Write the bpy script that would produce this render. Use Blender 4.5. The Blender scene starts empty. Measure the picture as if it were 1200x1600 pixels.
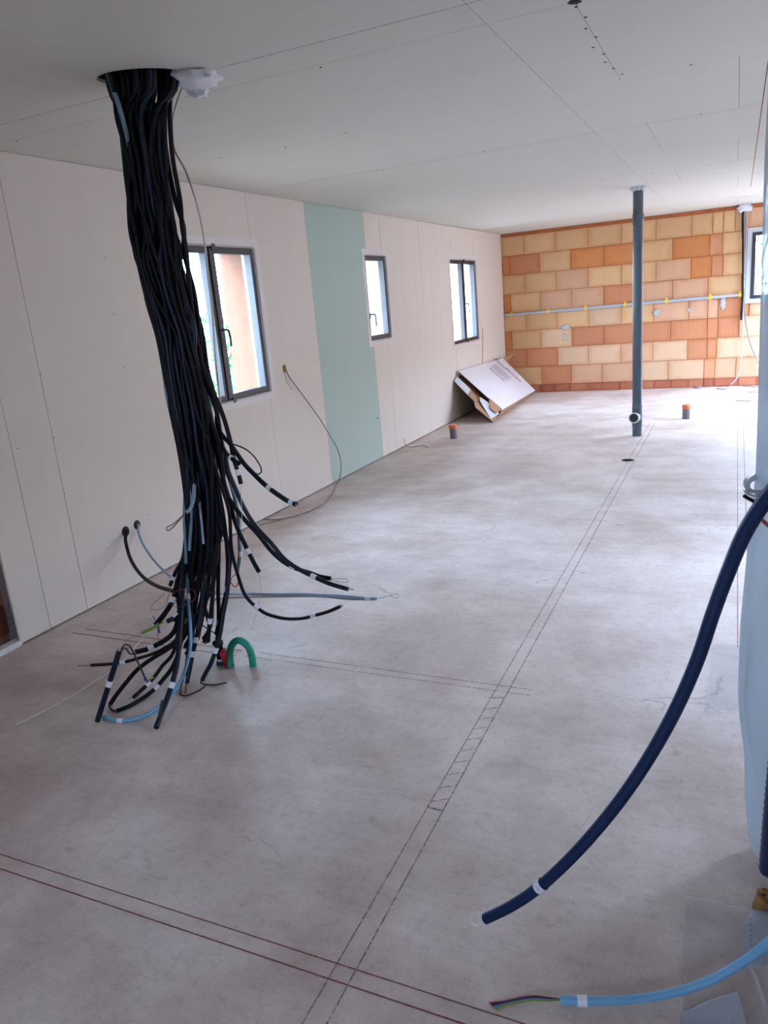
import bpy, bmesh, math, random
import numpy as np
from mathutils import Vector, Matrix, noise
random.seed(7); np.random.seed(7)
SC = bpy.context.scene
COL = SC.collection
# ------------------------------------------------------------------ camera
F_PX = 1171.92
YAW, PITCH, ROLL = 0.4464, -0.2680, -0.0878
CAM = Vector((3.4071, 0.0, 1.5834))
H = 2.5
D = 12.2527
_fw = Vector((-math.sin(YAW)*math.cos(PITCH), math.cos(YAW)*math.cos(PITCH), math.sin(PITCH)))
_r = Vector((math.cos(YAW), math.sin(YAW), 0)); _u = _r.cross(_fw)
_rt = _r*math.cos(ROLL)+_u*math.sin(ROLL); _up = _u*math.cos(ROLL)-_r*math.sin(ROLL)
cd = bpy.data.cameras.new('camera'); cam = bpy.data.objects.new('camera', cd); COL.objects.link(cam)
m = Matrix((_rt, _up, -_fw)).transposed().to_4x4(); m.translation = CAM
cam.matrix_world = m
cd.sensor_fit = 'AUTO'; cd.sensor_width = 36; cd.lens = F_PX*36/1600; cd.clip_start = 0.02
SC.camera = cam
# ------------------------------------------------------------------ colour, sky, light
SC.view_settings.view_transform = 'Standard'; SC.view_settings.look = 'None'
SC.view_settings.gamma = 1; SC.view_settings.use_curve_mapping = False
SC.view_settings.exposure = 0.0
SC.cycles.use_denoising = True
SC.cycles.max_bounces = 14; SC.cycles.diffuse_bounces = 8; SC.cycles.transparent_max_bounces = 24
SC.cycles.sample_clamp_indirect = 8
SKY = 47.0
w = bpy.data.worlds.new('sky'); SC.world = w; w.use_nodes = True
bg = w.node_tree.nodes['Background']; bg.inputs[0].default_value = (0.60, 0.80, 1.12, 1); bg.inputs[1].default_value = SKY
def portal(name, loc, rot, sx, sy):
    l = bpy.data.lights.new(name, 'AREA'); l.shape = 'RECTANGLE'; l.size = sx; l.size_y = sy
    l.cycles.is_portal = True
    o = bpy.data.objects.new(name, l); o.location = loc; o.rotation_euler = rot; COL.objects.link(o)
PI = math.pi
# openings: left wall (y0,y1,z0,z1), right wall, far wall (x0,x1,z0,z1), near wall
LW = [(4.09, 5.21, 0.985, 2.10), (7.17, 7.71, 1.235, 2.09), (9.75, 10.87, 0.985, 2.09)]
XR = 5.0; YN = -2.6
RW = [(8.9, 12.0, 0.02, 2.28), (3.7, 4.65, 0.6, 2.2)]
FW = [(3.58, 4.75, 1.225, 2.13)]
NW = [(1.9, 2.6, 1.2, 2.1)]
for (a, b, c, d) in LW: portal('daylight_portal', (-0.14, (a+b)/2, (c+d)/2), (0, -PI/2, 0), d-c, b-a)
for (a, b, c, d) in RW: portal('daylight_portal', (XR+0.14, (a+b)/2, (c+d)/2), (0, PI/2, 0), d-c, b-a)
for (a, b, c, d) in FW: portal('daylight_portal', ((a+b)/2, D+0.2, (c+d)/2), (-PI/2, 0, 0), b-a, d-c)
for (a, b, c, d) in NW: portal('daylight_portal', ((a+b)/2, YN-0.14, (c+d)/2), (PI/2, 0, 0), b-a, d-c)
# ------------------------------------------------------------------ pixel measurements -> world points on real planes
def ray(u, v): return _fw+_rt*((u-600)/F_PX)-_up*((v-800)/F_PX)
def on(ax, val, u, v):
    d = ray(u, v); return CAM+d*((val-CAM[ax])/d[ax])
def proj(p):
    d = Vector(p)-CAM; k = d.dot(_fw); return (600+F_PX*d.dot(_rt)/k, 800-F_PX*d.dot(_up)/k)
def Fl(u, v, z=0.0): return on(2, z, u, v)
def Py(u, v, y, r=0.0):
    p = on(1, y, u, v)
    if p.z < r: p = on(2, r, u, v)
    return p
# ------------------------------------------------------------------ materials
def newmat(name):
    m = bpy.data.materials.new(name); m.use_nodes = True
    n = m.node_tree.nodes; return m, n, m.node_tree.links, n['Principled BSDF']
def rgb(c): return (c[0], c[1], c[2], 1)
def s2l(r, g, b): return tuple(((x/255)/12.92 if x/255 <= .04045 else ((x/255+.055)/1.055)**2.4) for x in (r, g, b))
def plain(name, c, rough=0.5, metal=0.0, var=0.08, scale=30, bump=0.0, spec=0.5, coord='Object'):
    m, n, l, b = newmat(name)
    tc = n.new('ShaderNodeTexCoord'); nz = n.new('ShaderNodeTexNoise'); nz.inputs['Scale'].default_value = scale
    nz.inputs['Detail'].default_value = 5
    l.new(tc.outputs[coord], nz.inputs['Vector'])
    mx = n.new('ShaderNodeMix'); mx.data_type = 'RGBA'
    mx.inputs[6].default_value = rgb([x*(1-var) for x in c]); mx.inputs[7].default_value = rgb([min(1, x*(1+var)) for x in c])
    l.new(nz.outputs['Fac'], mx.inputs[0]); l.new(mx.outputs[2], b.inputs['Base Color'])
    b.inputs['Roughness'].default_value = rough; b.inputs['Metallic'].default_value = metal
    b.inputs['Specular IOR Level'].default_value = spec
    if bump:
        bp = n.new('ShaderNodeBump'); bp.inputs['Strength'].default_value = bump; bp.inputs['Distance'].default_value = 0.002
        l.new(nz.outputs['Fac'], bp.inputs['Height']); l.new(bp.outputs[0], b.inputs['Normal'])
    return m
def board_mat(name, c, c2):
    m, n, l, b = newmat(name)
    tc = n.new('ShaderNodeTexCoord')
    nz = n.new('ShaderNodeTexNoise'); nz.inputs['Scale'].default_value = 1.3; nz.inputs['Detail'].default_value = 6
    mp = n.new('ShaderNodeMapping'); mp.inputs['Scale'].default_value = (1, 6, .5)
    l.new(tc.outputs['Object'], mp.inputs[0]); l.new(mp.outputs[0], nz.inputs['Vector'])
    mx = n.new('ShaderNodeMix'); mx.data_type = 'RGBA'; mx.inputs[6].default_value = rgb(c2); mx.inputs[7].default_value = rgb(c)
    l.new(nz.outputs['Fac'], mx.inputs[0]); l.new(mx.outputs[2], b.inputs['Base Color'])
    n2 = n.new('ShaderNodeTexNoise'); n2.inputs['Scale'].default_value = 400; l.new(tc.outputs['Object'], n2.inputs['Vector'])
    bp = n.new('ShaderNodeBump'); bp.inputs['Strength'].default_value = .08; bp.inputs['Distance'].default_value = .001
    l.new(n2.outputs['Fac'], bp.inputs['Height']); l.new(bp.outputs[0], b.inputs['Normal'])
    b.inputs['Roughness'].default_value = .75; b.inputs['Specular IOR Level'].default_value = .3
    return m
M = {}
M['board'] = board_mat('plasterboard_paper', (.70, .635, .575), (.655, .59, .525))
M['green'] = board_mat('moisture_board_paper', (.43, .52, .47), (.40, .49, .44))
M['ceil'] = board_mat('ceiling_board_paper', (.66, .645, .59), (.62, .605, .55))
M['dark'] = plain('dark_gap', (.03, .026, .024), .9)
M['brownbrick'] = plain('masonry_backing', (.26, .10, .045), .9, var=.25, scale=14, bump=.4)
M['mortar'] = plain('grey_mortar', (.42, .42, .40), .9, bump=.5)
M['white_trim'] = plain('white_plastic_trim', (.66, .63, .62), .5, var=.05)
M['grey_trim'] = plain('grey_lacquer_trim', (.45, .48, .50), .4, var=.05)
M['frame'] = plain('anthracite_window_frame', (.022, .021, .025), .45, var=.1)
M['brown_frame'] = plain('brown_grey_window_frame', (.045, .035, .037), .45, var=.1)
M['alu'] = plain('aluminium_rail', (.30, .36, .42), .45, .8, var=.05)
M['galv'] = plain('galvanised_steel', (.52, .56, .60), .38, .9, var=.12, scale=60)
M['pipe_grey'] = plain('grey_drain_plastic', (.070, .092, .115), .30, var=.06, scale=5)
M['pipe_rim'] = plain('pale_pipe_rim', (.55, .57, .62), .35)
M['stub_grey'] = plain('grey_stub_plastic', (.13, .125, .15), .45)
M['orange'] = plain('orange_plastic_cap', (.72, .17, .045), .5)
M['conduit_pale'] = plain('pale_grey_conduit', (.40, .42, .47), .5)
M['yellow'] = plain('yellow_clip_plastic', (.80, .52, .02), .5)
M['foam'] = plain('white_foam', (.72, .73, .78), .9, var=.15, scale=50, bump=.8)
M['foam_o'] = plain('orange_brown_foam', (.30, .16, .05), .9, var=.5, scale=90, bump=1.0)
M['black'] = plain('black_conduit_plastic', (.0035, .0042, .008), .5, var=.15, spec=.2)
M['black2'] = plain('blue_black_conduit_plastic', (.0045, .0085, .021), .45, var=.15, spec=.28)
M['black3'] = plain('warm_black_conduit_plastic', (.007, .004, .006), .55, var=.15, spec=.2)
M['navy'] = plain('navy_corrugated_plastic', (.008, .022, .075), .45, var=.15, spec=.4)
M['sky'] = plain('light_blue_corrugated_plastic', (.17, .40, .62), .5, var=.08)
M['teal'] = plain('teal_grey_conduit_plastic', (.13, .26, .31), .45, var=.1)
M['paleblue'] = plain('pale_blue_grey_conduit', (.27, .34, .42), .5, var=.1)
M['greyc'] = plain('grey_cable_sheath', (.22, .21, .21), .55)
M['tape'] = plain('white_label_tape', (.74, .74, .80), .5, var=.04)
M['ink'] = plain('black_marker_ink', (.02, .02, .03), .6)
M['wire_k'] = plain('black_wire', (.02, .018, .02), .5)
M['wire_r'] = plain('red_wire', (.45, .03, .03), .5)
M['wire_m'] = plain('magenta_wire', (.26, .03, .09), .5)
M['wire_g'] = plain('green_yellow_wire', (.20, .32, .02), .5)
M['wire_b'] = plain('blue_wire', (.06, .10, .40), .5)
M['wire_w'] = plain('ivory_wire', (.62, .57, .50), .5)
M['wire_o'] = plain('brown_wire', (.28, .13, .05), .5)
M['wire_gr'] = plain('grey_pull_wire', (.25, .24, .26), .4)
M['greenhose'] = plain('green_hose_plastic', (.006, .24, .155), .38, var=.08)
M['redplug'] = plain('red_plastic', (.50, .02, .04), .4)
M['card'] = plain('brown_cardboard', (.37, .215, .12), .85, var=.15, scale=18)
M['cardw'] = plain('white_printed_cardboard', (.72, .68, .72), .6, var=.03, scale=3)
M['torn'] = plain('torn_white_card', (.60, .60, .64), .8, var=.15)
M['print'] = plain('grey_print_ink', (.03, .028, .035), .8)
M['print2'] = plain('faint_print_ink', (.40, .38, .44), .8)
M['chalk'] = None
M['ground'] = plain('dark_soil', (.13, .105, .085), .95, var=.25, scale=2)
M['leaf'] = plain('hedge_leaf', (.06, .22, .07), .6, var=.4, scale=3)
M['bark'] = plain('shrub_bark', (.12, .08, .05), .9)
M['reveal'] = plain('brick_reveal', (.17, .075, .040), .9, var=.15, scale=12, bump=.3)
M['sky_blocker'] = plain('sky_blocker_terracotta', (.27, .185, .14), .9, var=.06, scale=3)
M['render'] = plain('pale_reveal_render', (.80, .78, .76), .9, var=.04, scale=12)

# brick: per-object colour with fine vertical ribs, paler middle and smudges
def brick_mat():
    m, n, l, b = newmat('ribbed_clay_brick')
    oi = n.new('ShaderNodeObjectInfo'); tc = n.new('ShaderNodeTexCoord'); geo = n.new('ShaderNodeNewGeometry')
    nz = n.new('ShaderNodeTexNoise'); nz.inputs['Scale'].default_value = 5; nz.inputs['Detail'].default_value = 6
    l.new(geo.outputs['Position'], nz.inputs['Vector'])
    # distance from the brick's rim (generated coords 0..1)
    sp = n.new('ShaderNodeSeparateXYZ'); l.new(tc.outputs['Generated'], sp.inputs[0])
    def edge(sock, k):
        a = n.new('ShaderNodeMath'); a.operation = 'SUBTRACT'; l.new(sock, a.inputs[0]); a.inputs[1].default_value = .5
        c = n.new('ShaderNodeMath'); c.operation = 'ABSOLUTE'; l.new(a.outputs[0], c.inputs[0]); return c.outputs[0]
    mxm = n.new('ShaderNodeMath'); mxm.operation = 'MAXIMUM'; l.new(edge(sp.outputs[0], 0), mxm.inputs[0]); l.new(edge(sp.outputs[2], 0), mxm.inputs[1])
    ad = n.new('ShaderNodeMath'); ad.operation = 'MULTIPLY_ADD'; l.new(nz.outputs['Fac'], ad.inputs[0]); ad.inputs[1].default_value = .35; l.new(mxm.outputs[0], ad.inputs[2])
    rp = n.new('ShaderNodeValToRGB'); rp.color_ramp.elements[0].position = .50; rp.color_ramp.elements[1].position = .66
    l.new(ad.outputs[0], rp.inputs[0])
    hs = n.new('ShaderNodeMix'); hs.data_type = 'RGBA'; hs.blend_type = 'MULTIPLY'; hs.inputs[7].default_value = (.93, .83, .74, 1)
    l.new(rp.outputs[0], hs.inputs[0]); l.new(oi.outputs['Color'], hs.inputs[6])
    wv = n.new('ShaderNodeTexWave'); wv.bands_direction = 'X'; wv.inputs['Scale'].default_value = 22; wv.inputs['Distortion'].default_value = .6
    l.new(geo.outputs['Position'], wv.inputs['Vector'])
    m2 = n.new('ShaderNodeMix'); m2.data_type = 'RGBA'; m2.blend_type = 'MULTIPLY'; m2.inputs[7].default_value = (.84, .80, .76, 1)
    sc = n.new('ShaderNodeMath'); sc.operation = 'MULTIPLY'; l.new(wv.outputs['Fac'], sc.inputs[0]); sc.inputs[1].default_value = .55
    l.new(sc.outputs[0], m2.inputs[0]); l.new(hs.outputs[2], m2.inputs[6]); l.new(m2.outputs[2], b.inputs['Base Color'])
    bp = n.new('ShaderNodeBump'); bp.inputs['Strength'].default_value = .5; bp.inputs['Distance'].default_value = .003
    l.new(wv.outputs['Fac'], bp.inputs['Height']); l.new(bp.outputs[0], b.inputs['Normal'])
    b.inputs['Roughness'].default_value = .9; b.inputs['Specular IOR Level'].default_value = .2
    return m
M['brick'] = brick_mat()

def floor_mat():
    m, n, l, b = newmat('concrete_screed')
    geo = n.new('ShaderNodeNewGeometry')
    def nz(scale, det=6, rough=.6, dist=0, mp=None):
        x = n.new('ShaderNodeTexNoise'); x.inputs['Scale'].default_value = scale; x.inputs['Detail'].default_value = det
        x.inputs['Roughness'].default_value = rough; x.inputs['Distortion'].default_value = dist
        if mp:
            q = n.new('ShaderNodeMapping'); q.inputs['Scale'].default_value = mp; l.new(geo.outputs['Position'], q.inputs[0]); l.new(q.outputs[0], x.inputs['Vector'])
        else: l.new(geo.outputs['Position'], x.inputs['Vector'])
        return x.outputs['Fac']
    def ramp(s, p0, c0, p1, c1):
        r = n.new('ShaderNodeValToRGB'); e = r.color_ramp.elements
        e[0].position = p0; e[0].color = rgb(c0); e[1].position = p1; e[1].color = rgb(c1); l.new(s, r.inputs[0]); return r.outputs[0]
    def mul(a, bb, fac=1.0):
        x = n.new('ShaderNodeMix'); x.data_type = 'RGBA'; x.blend_type = 'MULTIPLY'; x.inputs[0].default_value = fac
        l.new(a, x.inputs[6]); l.new(bb, x.inputs[7]); return x.outputs[2]
    base = ramp(nz(.55, 4), .3, (.62, .51, .465), .7, (.63, .545, .51))
    mott = ramp(nz(2.2, 9, .7), .32, (.82, .80, .79), .62, (1.03, 1.03, 1.03))
    c = mul(base, mott)
    stre = ramp(nz(3.0, 8, .7, .4, (.5, 2.6, 1)), .30, (.86, .85, .84), .5, (1, 1, 1))
    c = mul(c, stre)
    spots = ramp(nz(7.5, 3, .5), .70, (1, 1, 1), .78, (.72, .70, .69))
    c = mul(c, spots)
    c = mul(c, ramp(nz(16, 6, .75, .3, (.35, 1.6, 1)), .60, (1, 1, 1), .72, (.78, .76, .75)))
    c = mul(c, ramp(nz(28, 10, .85), .36, (.80, .79, .79), .50, (1.02, 1.02, 1.02)))
    c = mul(c, ramp(nz(1.1, 5, .6), .38, (.86, .83, .81), .56, (1, 1, 1)))
    grain = ramp(nz(130, 4, .7), .3, (.90, .90, .90), .7, (1.06, 1.06, 1.06))
    c = mul(c, grain)
    # cracks
    vo = n.new('ShaderNodeTexVoronoi'); vo.feature = 'DISTANCE_TO_EDGE'; vo.inputs['Scale'].default_value = .9
    nn = n.new('ShaderNodeTexNoise'); nn.inputs['Scale'].default_value = 2.5; nn.inputs['Detail'].default_value = 8
    l.new(geo.outputs['Position'], nn.inputs['Vector'])
    vm = n.new('ShaderNodeVectorMath'); vm.operation = 'MULTIPLY_ADD'; l.new(nn.outputs['Color'], vm.inputs[0]); vm.inputs[1].default_value = (.7, .7, 0)
    l.new(geo.outputs['Position'], vm.inputs[2]); l.new(vm.outputs[0], vo.inputs['Vector'])
    cr = ramp(vo.outputs['Distance'], 0.0, (.60, .58, .57), .0035, (1, 1, 1))
    gate = ramp(nz(1.1, 3), .54, (0, 0, 0), .60, (1, 1, 1))
    x = n.new('ShaderNodeMix'); x.data_type = 'RGBA'; x.blend_type = 'MULTIPLY'
    l.new(gate, x.inputs[0]); l.new(c, x.inputs[6]); l.new(cr, x.inputs[7])
    l.new(x.outputs[2], b.inputs['Base Color'])
    rr = ramp(nz(3, 6), .3, (.42, .42, .42), .7, (.62, .62, .62)); l.new(rr, b.inputs['Roughness'])
    b.inputs['Specular IOR Level'].default_value = .35
    bp = n.new('ShaderNodeBump'); bp.inputs['Strength'].default_value = .25; bp.inputs['Distance'].default_value = .003
    l.new(nz(60, 8, .7), bp.inputs['Height']); l.new(bp.outputs[0], b.inputs['Normal'])
    return m
M['floor'] = floor_mat()

def line_mat(name, c, lo, hi, scale=90):
    m, n, l, b = newmat(name)
    b.inputs['Base Color'].default_value = rgb(c); b.inputs['Roughness'].default_value = .9
    tr = n.new('ShaderNodeBsdfTransparent'); mx = n.new('ShaderNodeMixShader'); geo = n.new('ShaderNodeNewGeometry')
    nz = n.new('ShaderNodeTexNoise'); nz.inputs['Scale'].default_value = scale; nz.inputs['Detail'].default_value = 5
    l.new(geo.outputs['Position'], nz.inputs['Vector'])
    r = n.new('ShaderNodeMapRange'); r.inputs[1].default_value = .35; r.inputs[2].default_value = .65; r.inputs[3].default_value = lo; r.inputs[4].default_value = hi
    l.new(nz.outputs['Fac'], r.inputs[0]); l.new(r.outputs[0], mx.inputs[0])
    l.new(tr.outputs[0], mx.inputs[1]); l.new(b.outputs[0], mx.inputs[2]); l.new(mx.outputs[0], n['Material Output'].inputs[0])
    return m
M['chalk'] = line_mat('red_chalk', (.27, .075, .08), .3, .95)
M['chalk_f'] = line_mat('faint_red_chalk', (.34, .17, .18), .1, .55)
M['pencil'] = line_mat('grey_pencil', (.24, .17, .18), .05, .5)
M['smudge'] = line_mat('pink_chalk_smudge', (.42, .22, .20), .0, .35, 14)

def glass_mat():
    m, n, l, b = newmat('window_glass')
    tr = n.new('ShaderNodeBsdfTransparent'); tr.inputs[0].default_value = (.93, .96, .95, 1)
    gl = n.new('ShaderNodeBsdfGlossy'); gl.inputs['Roughness'].default_value = .02
    lw = n.new('ShaderNodeLayerWeight'); lw.inputs[0].default_value = .5
    pw = n.new('ShaderNodeMath'); pw.operation = 'POWER'; pw.inputs[1].default_value = 5; l.new(lw.outputs['Facing'], pw.inputs[0])
    fr = n.new('ShaderNodeMath'); fr.operation = 'MULTIPLY_ADD'; fr.inputs[1].default_value = .9; fr.inputs[2].default_value = .03; l.new(pw.outputs[0], fr.inputs[0])
    mx = n.new('ShaderNodeMixShader'); l.new(fr.outputs[0], mx.inputs[0]); l.new(tr.outputs[0], mx.inputs[1]); l.new(gl.outputs[0], mx.inputs[2])
    l.new(mx.outputs[0], n['Material Output'].inputs[0]); return m
M['glass'] = glass_mat()
def film_mat(name, alpha_lo, alpha_hi, c=(.62, .72, .80), rough=.2):
    m, n, l, b = newmat(name)
    b.inputs['Base Color'].default_value = rgb(c); b.inputs['Roughness'].default_value = rough
    tl = n.new('ShaderNodeBsdfTranslucent'); tl.inputs[0].default_value = rgb(c)
    m1 = n.new('ShaderNodeMixShader'); m1.inputs[0].default_value = .45; l.new(b.outputs[0], m1.inputs[1]); l.new(tl.outputs[0], m1.inputs[2])
    tr = n.new('ShaderNodeBsdfTransparent'); mx = n.new('ShaderNodeMixShader')
    lw = n.new('ShaderNodeLayerWeight'); lw.inputs[0].default_value = .35
    r = n.new('ShaderNodeMapRange'); r.inputs[3].default_value = alpha_lo; r.inputs[4].default_value = alpha_hi
    l.new(lw.outputs['Facing'], r.inputs[0]); l.new(r.outputs[0], mx.inputs[0])
    l.new(tr.outputs[0], mx.inputs[1]); l.new(m1.outputs[0], mx.inputs[2]); l.new(mx.outputs[0], n['Material Output'].inputs[0])
    geo = n.new('ShaderNodeNewGeometry'); nz = n.new('ShaderNodeTexNoise'); nz.inputs['Scale'].default_value = 9; nz.inputs['Detail'].default_value = 4
    l.new(geo.outputs['Position'], nz.inputs['Vector'])
    bp = n.new('ShaderNodeBump'); bp.inputs['Strength'].default_value = .6; bp.inputs['Distance'].default_value = .02
    l.new(nz.outputs['Fac'], bp.inputs['Height']); l.new(bp.outputs[0], b.inputs['Normal'])
    return m
M['film'] = film_mat('translucent_polythene', .72, .97)
M['film_floor'] = film_mat('thin_polythene', .10, .5, (.60, .62, .68))
M['film_flap'] = film_mat('milky_polythene', .50, .9, (.62, .66, .74))
M['film_seam'] = film_mat('polythene_weld', .35, .8, (.72, .74, .80))

# ------------------------------------------------------------------ mesh helpers
class MB:
    def __init__(s): s.v = []; s.f = []; s.sm = []
    def add(s, vs, fs, smooth=False):
        k = len(s.v); s.v += [tuple(p) for p in vs]
        for f in fs: s.f.append(tuple(i+k for i in f)); s.sm.append(smooth)
        return s
    def box(s, x0, x1, y0, y1, z0, z1):
        vs = [(x, y, z) for x in (x0, x1) for y in (y0, y1) for z in (z0, z1)]
        return s.add(vs, [(0, 1, 3, 2), (4, 6, 7, 5), (0, 4, 5, 1), (2, 3, 7, 6), (0, 2, 6, 4), (1, 5, 7, 3)])
    def slab(s, quad, t):          # thick quad, offset against its normal by t
        q = [Vector(p) for p in quad]; nrm = (q[1]-q[0]).cross(q[-1]-q[0]).normalized()*t; k = len(q)
        vs = q+[p-nrm for p in q]
        return s.add(vs, [tuple(range(k)), tuple(range(2*k-1, k-1, -1))]+[(i, i+k, (i+1) % k+k, (i+1) % k) for i in range(k)])
    def tube(s, pts, r, n=8, caps=True, hollow=False):
        pts = [Vector(p) for p in pts]; N = len(pts)
        rs = r if isinstance(r, (list, tuple)) else [r]*N
        up = None; rings = []
        for i, p in enumerate(pts):
            t = (pts[min(i+1, N-1)]-pts[max(i-1, 0)])
            t = t.normalized() if t.length > 1e-9 else Vector((0, 0, 1))
            if up is None:
                a = Vector((0, 0, 1)) if abs(t.z) < .9 else Vector((1, 0, 0)); up = (a-t*a.dot(t)).normalized()
            else: up = (up-t*up.dot(t)).normalized()
            sd = t.cross(up)
            rings.append([p+(up*math.cos(2*PI*k/n)+sd*math.sin(2*PI*k/n))*rs[i] for k in range(n)])
        vs = [q for rg in rings for q in rg]; fs = []
        for i in range(N-1):
            for k in range(n):
                a = i*n+k; b2 = i*n+(k+1) % n; fs.append((a, b2, b2+n, a+n))
        s.add(vs, fs, True)
        if caps: s.add(rings[0], [tuple(range(n-1, -1, -1))]); s.add(rings[-1], [tuple(range(n))])
        return s
    def lathe(s, prof, c=(0, 0, 0), n=24, axis='z'):
        vs = []
        for (r, z) in prof:
            for k in range(n):
                a = 2*PI*k/n; x, y = r*math.cos(a), r*math.sin(a)
                vs.append((c[0]+x, c[1]+y, c[2]+z) if axis == 'z' else ((c[0]+z, c[1]+x, c[2]+y) if axis == 'x' else (c[0]+x, c[1]+z, c[2]+y)))
        fs = [(i*n+k, i*n+(k+1) % n, (i+1)*n+(k+1) % n, (i+1)*n+k) for i in range(len(prof)-1) for k in range(n)]
        return s.add(vs, fs, True)
    def blob(s, c, rad, seed=0, amp=.35, seg=14, squash=(1, 1, 1), fr=None):
        bm = bmesh.new(); bmesh.ops.create_icosphere(bm, subdivisions=3, radius=1)
        for v in bm.verts:
            d = v.co.normalized(); k = 1+amp*noise.noise(d*2.2+Vector((seed*3.1, seed, 0)))+amp*.5*noise.noise(d*6+Vector((seed, 7, 1)))
            v.co = Vector((d.x*squash[0], d.y*squash[1], d.z*squash[2]))*rad*k
        vs = [Vector(c)+v.co for v in bm.verts]; fs = [tuple(v.index for v in f.verts) for f in bm.faces]; bm.free()
        return s.add(vs, fs, True)
    def build(s, name, mat, parent=None, origin=None, **props):
        me = bpy.data.meshes.new(name)
        o0 = Vector(origin) if origin is not None else (parent.get('_o') and Vector(parent['_o']) if parent else None)
        if origin is None: o0 = Vector(parent['_o']) if parent is not None and '_o' in parent else Vector((0, 0, 0))
        me.from_pydata([tuple(Vector(p)-o0) for p in s.v], [], s.f)
        me.polygons.foreach_set('use_smooth', s.sm); me.materials.append(M[mat] if isinstance(mat, str) else mat); me.update()
        bm = bmesh.new(); bm.from_mesh(me); bmesh.ops.recalc_face_normals(bm, faces=bm.faces); bm.to_mesh(me); bm.free()
        o = bpy.data.objects.new(name, me); COL.objects.link(o)
        if parent is not None:
            o.parent = parent; po = Vector(parent['_o']) if '_o' in parent else Vector((0, 0, 0)); o.location = o0-po
        else: o.location = o0
        o['_o'] = tuple(o0)
        for k, v in props.items(): o[k] = v
        return o
def empty(name, loc=(0, 0, 0), **props):
    o = bpy.data.objects.new(name, None); o.empty_display_size = .1; o.location = loc; COL.objects.link(o); o['_o'] = tuple(loc)
    for k, v in props.items(): o[k] = v
    return o
def smooth(pts, step=.02):
    pts = [Vector(p) for p in pts]
    if len(pts) < 3:
        a, b = pts[0], pts[-1]; n = max(2, int((b-a).length/step)); return [a.lerp(b, i/n) for i in range(n+1)]
    P = [pts[0]*2-pts[1]]+pts+[pts[-1]*2-pts[-2]]; out = []
    for i in range(1, len(P)-2):
        p0, p1, p2, p3 = P[i-1:i+3]; n = max(2, int((p2-p1).length/step))
        a = max((p1-p0).length, 1e-4)**.5; b = max((p2-p1).length, 1e-4)**.5; c = max((p3-p2).length, 1e-4)**.5
        m1 = (p2-p1+(((p1-p0)/a)-((p2-p0)/(a+b)))*b); m2 = (p2-p1+(((p3-p2)/c)-((p3-p1)/(b+c)))*b)
        for j in range(n):
            t = j/n; t2 = t*t; t3 = t2*t
            out.append(p1*(2*t3-3*t2+1)+m1*(t3-2*t2+t)+p2*(-2*t3+3*t2)+m2*(t3-t2))
    out.append(pts[-1]); return out

# ------------------------------------------------------------------ floor (with the open drain hole)
HX, HY, HR = 2.542, 7.163, 0.056
fl = MB(); n = 32
X0, X1, Y0, Y1 = -.35, XR+.35, YN-.35, D+.3
sq = .12
ring = [(HX+HR*math.cos(2*PI*k/n), HY+HR*math.sin(2*PI*k/n)) for k in range(n)]
def sqp(k):
    a = 2*PI*k/n; c, s_ = math.cos(a), math.sin(a); q = sq/max(abs(c), abs(s_)); return (HX+c*q, HY+s_*q)
vs = [(x, y, 0) for x, y in ring]+[(*sqp(k), 0) for k in range(n)]+[(x, y, -.2) for x, y in ring]
fl.add(vs, [(k, n+k, n+(k+1) % n, (k+1) % n) for k in range(n)]+[(k, (k+1) % n, 2*n+(k+1) % n, 2*n+k) for k in range(n)])
def q4(x0, x1, y0, y1): fl.add([(x0, y0, 0), (x1, y0, 0), (x1, y1, 0), (x0, y1, 0)], [(0, 1, 2, 3)])
q4(X0, X1, Y0, HY-sq); q4(X0, X1, HY+sq, Y1); q4(X0, HX-sq, HY-sq, HY+sq); q4(HX+sq, X1, HY-sq, HY+sq)
fl.add([(X0, Y0, -.2), (X1, Y0, -.2), (X1, Y1, -.2), (X0, Y1, -.2)], [(0, 3, 2, 1)])
fl.add([(X0, Y0, 0), (X1, Y0, 0), (X1, Y1, 0), (X0, Y1, 0), (X0, Y0, -.2), (X1, Y0, -.2), (X1, Y1, -.2), (X0, Y1, -.2)],
       [(0, 4, 5, 1), (1, 5, 6, 2), (2, 6, 7, 3), (3, 7, 4, 0)])
floor = fl.build('floor', 'floor', kind='structure')
for p in floor.data.polygons:
    pass
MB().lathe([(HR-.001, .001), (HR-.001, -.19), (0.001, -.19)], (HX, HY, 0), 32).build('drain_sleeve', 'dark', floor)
def chalk(name, mat, x0, y0, x1, y1, w=.004, z=.0008, par=None, ceil=False):
    a = Vector((x0, y0, 0)); b = Vector((x1, y1, 0)); t = (b-a).normalized(); s_ = Vector((-t.y, t.x, 0))*w/2
    zz = (H-.0008) if ceil else z
    q = [a-s_, b-s_, b+s_, a+s_]; q = [Vector((p.x, p.y, zz)) for p in q]
    if ceil: q = q[::-1]
    return MB().slab(q, .0006).build(name, mat, par or floor)
chalk('chalk_line', 'pencil', 2.607, .6, 2.60, 9.2, .0045)
chalk('chalk_line', 'chalk_f', 2.553, .6, 2.548, 9.2, .0038)
chalk('chalk_line', 'chalk', .02, 1.235, XR-.3, 1.235, .004)
chalk('chalk_line', 'chalk', .02, 1.284, 3.6, 1.281, .0032)
chalk('chalk_line', 'pencil', 1.30, 2.705, 2.70, 2.705, .0035)
chalk('chalk_line', 'chalk_f', 1.35, 2.755, 2.70, 2.752, .0035)
chalk('chalk_line', 'chalk', .16, 2.70, 1.25, 2.695, .005)
chalk('chalk_line', 'chalk', .20, 2.76, 1.25, 2.75, .005)
chalk('chalk_line', 'chalk_f', 3.468, 3.35, 3.472, 10.4, .005)
chalk('chalk_line', 'chalk_f', 3.52, 4.2, 3.53, 10.4, .005)
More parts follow.
